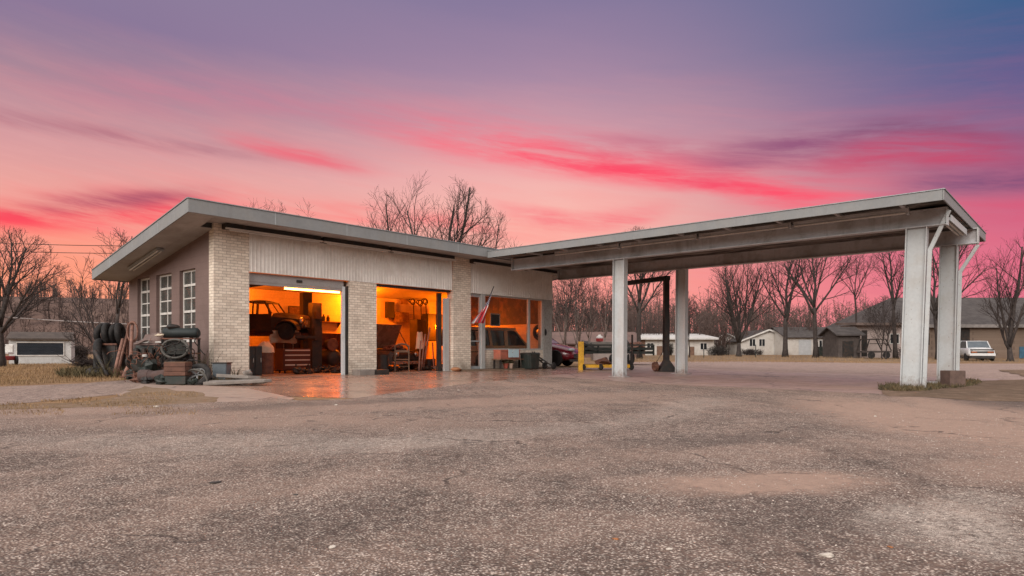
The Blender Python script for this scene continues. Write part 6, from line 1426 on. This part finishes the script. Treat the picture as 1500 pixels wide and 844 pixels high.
def tan_building():
    l = Local(1430, 66); t = thing('tan_stone_building', 'large tan stone building with a big dark grey roof across the road', 'building', (0, 0, 0))
    a, b = l.X(1318), l.X(1640); ze, zr = l.Z(477), l.Z(427); D = 16; o = .5
    MB().box(a, b, 0, D, -.1, ze).build('wall', M_TAN, t)
    rf = MB(); m = D / 2; e = l.X(1372)
    vs = [(a - o, -o, ze), (b + o, -o, ze), (b + o, D + o, ze), (a - o, D + o, ze), (e, m, zr), (b + o, m, zr)]
    rf.add(vs, [(0, 1, 5, 4), (3, 4, 5, 2), (0, 4, 3), (1, 2, 5), (0, 3, 2, 1)]); rf.build('roof', M_ROOFG, t)
    MB().box(a - o, b + o, -o - .06, -o - .002, ze - .22, ze + .1).build('gutter', mat('gutter_grey', (.22, .20, .19), .6), t)
    for x0, x1, y0, y1, m_, k in ((1402, 1420, 481, 525, M_DARK, 'doorway'), (1493, 1506, 508, 525, mat('blue_door', (.05, .13, .20), .5), 'door'), (1334, 1341, 488, 505, M_WIN, 'window'), (1352, 1361, 488, 505, M_WIN, 'window'), (1455, 1466, 486, 502, M_WIN, 'window')):
        if k == 'window' and x0 == 1455: continue
        MB().box(l.X(x0), l.X(x1), -.06, .04, max(0, l.Z(y1)), l.Z(y0)).build(k, m_, t)
    l.done(t)
tan_building()
# white shed on the lawn
def shed():
    l = Local(60, 36); t = thing('white_shed', 'small white shed with one wide dark shuttered opening on the side lawn', 'shed', (0, 0, 0))
    a, b, ze, zr = l.X(17), l.X(102), l.Z(496), l.Z(488); D = 1.7
    MB().prism([(0, -.05), (D, -.05), (D, ze), (D / 2, zr - .02), (0, ze)], 'X', a, b).build('wall', mat('shed_white', (.50, .50, .49), .7, .12, 1.2, stain=(.28, .26, .24), sscale=1.4, samt=.5), t)
    rf = MB(); s = (zr - ze) / (D / 2); rf.prism([(-.2, ze - .2 * s), (D / 2, zr), (D / 2, zr + .08), (-.2, ze - .2 * s + .08)], 'X', a - .1, b + .06); rf.prism([(D + .2, ze - .2 * s), (D / 2, zr), (D / 2, zr + .08), (D + .2, ze - .2 * s + .08)], 'X', a - .1, b + .06); rf.build('roof', mat('shed_roof', (.075, .058, .05), .9, .3, 2), t)
    u0, u1, z0, z1 = l.X(28), l.X(91), l.Z(520), l.Z(502.5)
    sh = MB(); n = 9
    for k in range(n): z = z0 + (z1 - z0) * k / n; sh.prism([(-.015, z), (.02, z), (.02, z + (z1 - z0) / n - .005), (-.04, z + (z1 - z0) / n - .012)], 'X', u0, u1)
    q = sh.build('shutter', mat('slate_shutter', (.028, .038, .052), .5, .2, 2), t)
    MB().box(u0 - .05, u0 - .002, -.045, .01, z0 - .05, z1 + .05).box(u1 + .002, u1 + .05, -.045, .01, z0 - .05, z1 + .05).box(u0, u1, -.045, .01, z1 + .002, z1 + .05).box(u0, u1, -.045, .01, z0 - .05, z0 - .002).build('shutter_frame', M_WHITE, q)
    l.done(t); t.rotation_euler.z = FACE + R(28); t.scale = (.88, 1, 1)
shed()
def mower():
    c = gp(6, 33.5); z = Vector((0, 0, 1)); r = Vector((sn, -cs, 0)); f = Vector((cs, sn, 0))
    t = thing('riding_mower', 'small red and white riding mower parked beside the white shed', 'mower', c)
    MB().obox(c + z * .36, (.62, 1.1, .22), FACE).build('body', mat('mower_red', (.28, .04, .035), .4), t, bevel=.04)
    MB().obox(c + z * .62 + f * .2, (.42, .4, .12), FACE).obox(c + z * .86 + f * .36, (.42, .10, .42), FACE).build('seat', M_WHITE, t, bevel=.03)
    MB().bar(c + z * .5 - f * .3, c + z * .98 - f * .15, .04).torus(c + z * 1.0 - f * .15, .16, .02, 16, 6).build('steering_wheel', M_DARK, t)
    for s in (-.34, .34):
        for q, rr in ((-.4, .17), (.38, .24)): MB().lathe([(.001, -.05), (rr * .6, -.05), (rr, -.05), (rr, .05), (rr * .6, .05), (.001, .05)], c + r * s + f * q + z * rr, 14, 'X').build('wheel', M_RUBBER, t)
mower()
# brown low building behind the trailer, hedge, small yard things
house('long low reddish brown barn behind the red car and the green trailer', 900, 62, 806, 934, 503, 487, 6, mat('barn_brown', (.15, .085, .07), .85, .2, 1.0, stain=(.09, .06, .05), sscale=1.2), mat('barn_roof', (.155, .095, .08), .85, .2, 1, stain=(.09, .06, .055), sscale=1.2), [('door', 885, 897, 505, 524, M_DKSH), ('window', 822, 830, 505, 513, M_WIN)], cat='barn', name='low_barn', group=None)
def bush(px, d, w_, h, lab, seed, n=1500, m=None):
    c = gp(px, d); t = thing('bare_bush', lab, 'bush', c, 'bushes across the road'); rnd = random.Random(seed); st = MB(); tw = MB(); W = w_ * d / F / 2; Hh = h * d / F
    for i in range(60):
        a = rnd.uniform(0, 6.28); q = c + Vector((math.cos(a), math.sin(a), 0)) * rnd.random() * W * .7; tip = q + Vector((rnd.gauss(0, .3), rnd.gauss(0, .3), Hh * rnd.uniform(.55, 1))); st.tube([q, q.lerp(tip, .5) + Vector((rnd.gauss(0, .1), 0, 0)), tip], [.03, .02, .008], 3, caps=False)
        for k in range(18):
            p = q.lerp(tip, rnd.uniform(.15, 1)); b = rnd.uniform(0, 6.28); L = rnd.uniform(.15, .5); tw.tube([p, p + Vector((math.cos(b) * L, math.sin(b) * L, L * rnd.uniform(-.2, .8)))], [.014, .006], 3, caps=False)
    st.build('stems', M_BARK, t); tw.build('twigs', m or M_TWIG, t)
bush(1052, 80, 46, 15, 'dark dense hedge bush before the white outbuilding', 1, m=mat('hedge_dark', (.035, .03, .025), .95, .3, 2, bump=0))
bush(1100, 84, 44, 9, 'low dry bush along the front of the gabled white house', 2)
bush(980, 82, 12, 18, 'dark shrub beside the door of the low white house', 3, m=mat('hedge_dark', (.03, .03, .03)))
bush(1330, 60, 22, 16, 'dry bush at the corner of the tan building', 4)
bush(1440, 60, 26, 10, 'low brown bush beside the white car', 5)
bush(112, 40, 30, 26, 'brown brushy bush just behind the white shed', 6)
bush(135, 26, 16, 14, 'dry shrub in the grass before the steel bin', 7)
# old trailer before the carport
def hay_rake():
    l = Local(1290, 58); t = thing('old_wagon', 'old dark wagon frame with hooped rails standing before the pale carport', 'wagon', (0, 0, 0)); a, b = l.X(1269), l.X(1306)
    MB().box(a, b, 0, 1.6, .55, .72).build('bed', M_DKSH, t)
    rl = MB()
    for y in (.03, 1.55): rl.bar((a, y, .72), (a + .3, y, 1.75), .08).bar((a + .3, y, 1.75), (b - .5, y, 1.75), .09).bar((b - .5, y, 1.75), (b, y, .72), .08)
    rl.bar((a + .3, 0, 1.35), (b - .4, 0, 1.35), .06); rl.build('rail', M_DARK, t)
    for x in (a + .45, b - .45): MB().lathe([(.001, -.06), (.30, -.06), (.34, 0), (.30, .06), (.001, .06)], (x, .0, .34), 16, 'Y').build('wheel', M_RUBBER, t)
    l.done(t)
hay_rake()
for i, (px, d, lb, m) in enumerate(((1203, 74, 'dark green box bin on the verge beneath the sturdy tree', M_DKGREEN), (1214, 74, 'dark barrel on the verge beside the green box bin', M_DARK))):
    c = gp(px, d)
    o = (MB().box(-.42, .42, -.3, .3, 0, 1.0).box(-.45, .45, -.33, .33, 1.003, 1.08) if i == 0 else MB().lathe([(.3, 0), (.34, .25), (.36, .5), (.34, .75), (.3, 1.0), (.001, 1.0)], (0, 0, 0), 16)).build('yard_bin' if i == 0 else 'yard_barrel', m, bevel=.02 if i == 0 else 0); o.location = c; o.rotation_euler.z = FACE; tag(o, lb, 'bin' if i == 0 else 'barrel')
# sign post and wires
def post(px, d, top, lab, m=M_DKGREEN, r=.04):
    c = gp(px, d); o = MB().lathe([(r, 0), (r, 1), (0.001, 1.005)], (0, 0, 0), 8).build('marker_post', m); o.scale.z = H + (511 - top) * d / F - c.z; o.location = c; return tag(o, lab, 'post', 'thin posts across the road')
post(1031, 60, 511, 'thin dark marker post on the verge before the low white house'); post(1107, 62, 505, 'thin marker post on the verge below the round crowned tree')
def wire(p, q, sag, r, lab, m):
    pts = [p.lerp(q, k / 24) - Vector((0, 0, sag * 4 * (k / 24) * (1 - k / 24))) for k in range(25)]
    o = MB().tube(pts, r, 6).build('overhead_cable', m, smooth=True); tag(o, lab, 'cable', 'overhead cables over the side lawn')
M_CABLE = mat('cable_grey', (.30, .26, .25), .6, .05, 1, bump=0)
wire(at(-60, 459, 30), at(320, 478, 30), .12, .030, 'pale low cable crossing above the white shed to the garage', M_CABLE)
wire(at(-80, 352, 46), at(420, 356, 46), .3, .024, 'thin dark cable high over the side lawn, upper of the pair', M_BARK)
wire(at(-80, 364, 46), at(420, 366, 46), .3, .024, 'thin dark cable high over the side lawn, lower of the pair', M_BARK)

# ------------------------------------------------------------------ render settings
sc.render.engine = 'CYCLES'
c_ = sc.cycles
c_.use_denoising = True
try: c_.denoiser = 'OPENIMAGEDENOISE'
except Exception: pass
c_.max_bounces = 7; c_.diffuse_bounces = 3; c_.glossy_bounces = 3; c_.transmission_bounces = 4; c_.transparent_max_bounces = 12
c_.sample_clamp_indirect = 6; c_.caustics_reflective = False; c_.caustics_refractive = False
c_.use_adaptive_sampling = True; c_.adaptive_threshold = .015
sc.view_settings.view_transform = 'Standard'; sc.view_settings.look = 'None'; sc.view_settings.gamma = 1; sc.view_settings.exposure = 0
sc.view_settings.use_curve_mapping = False
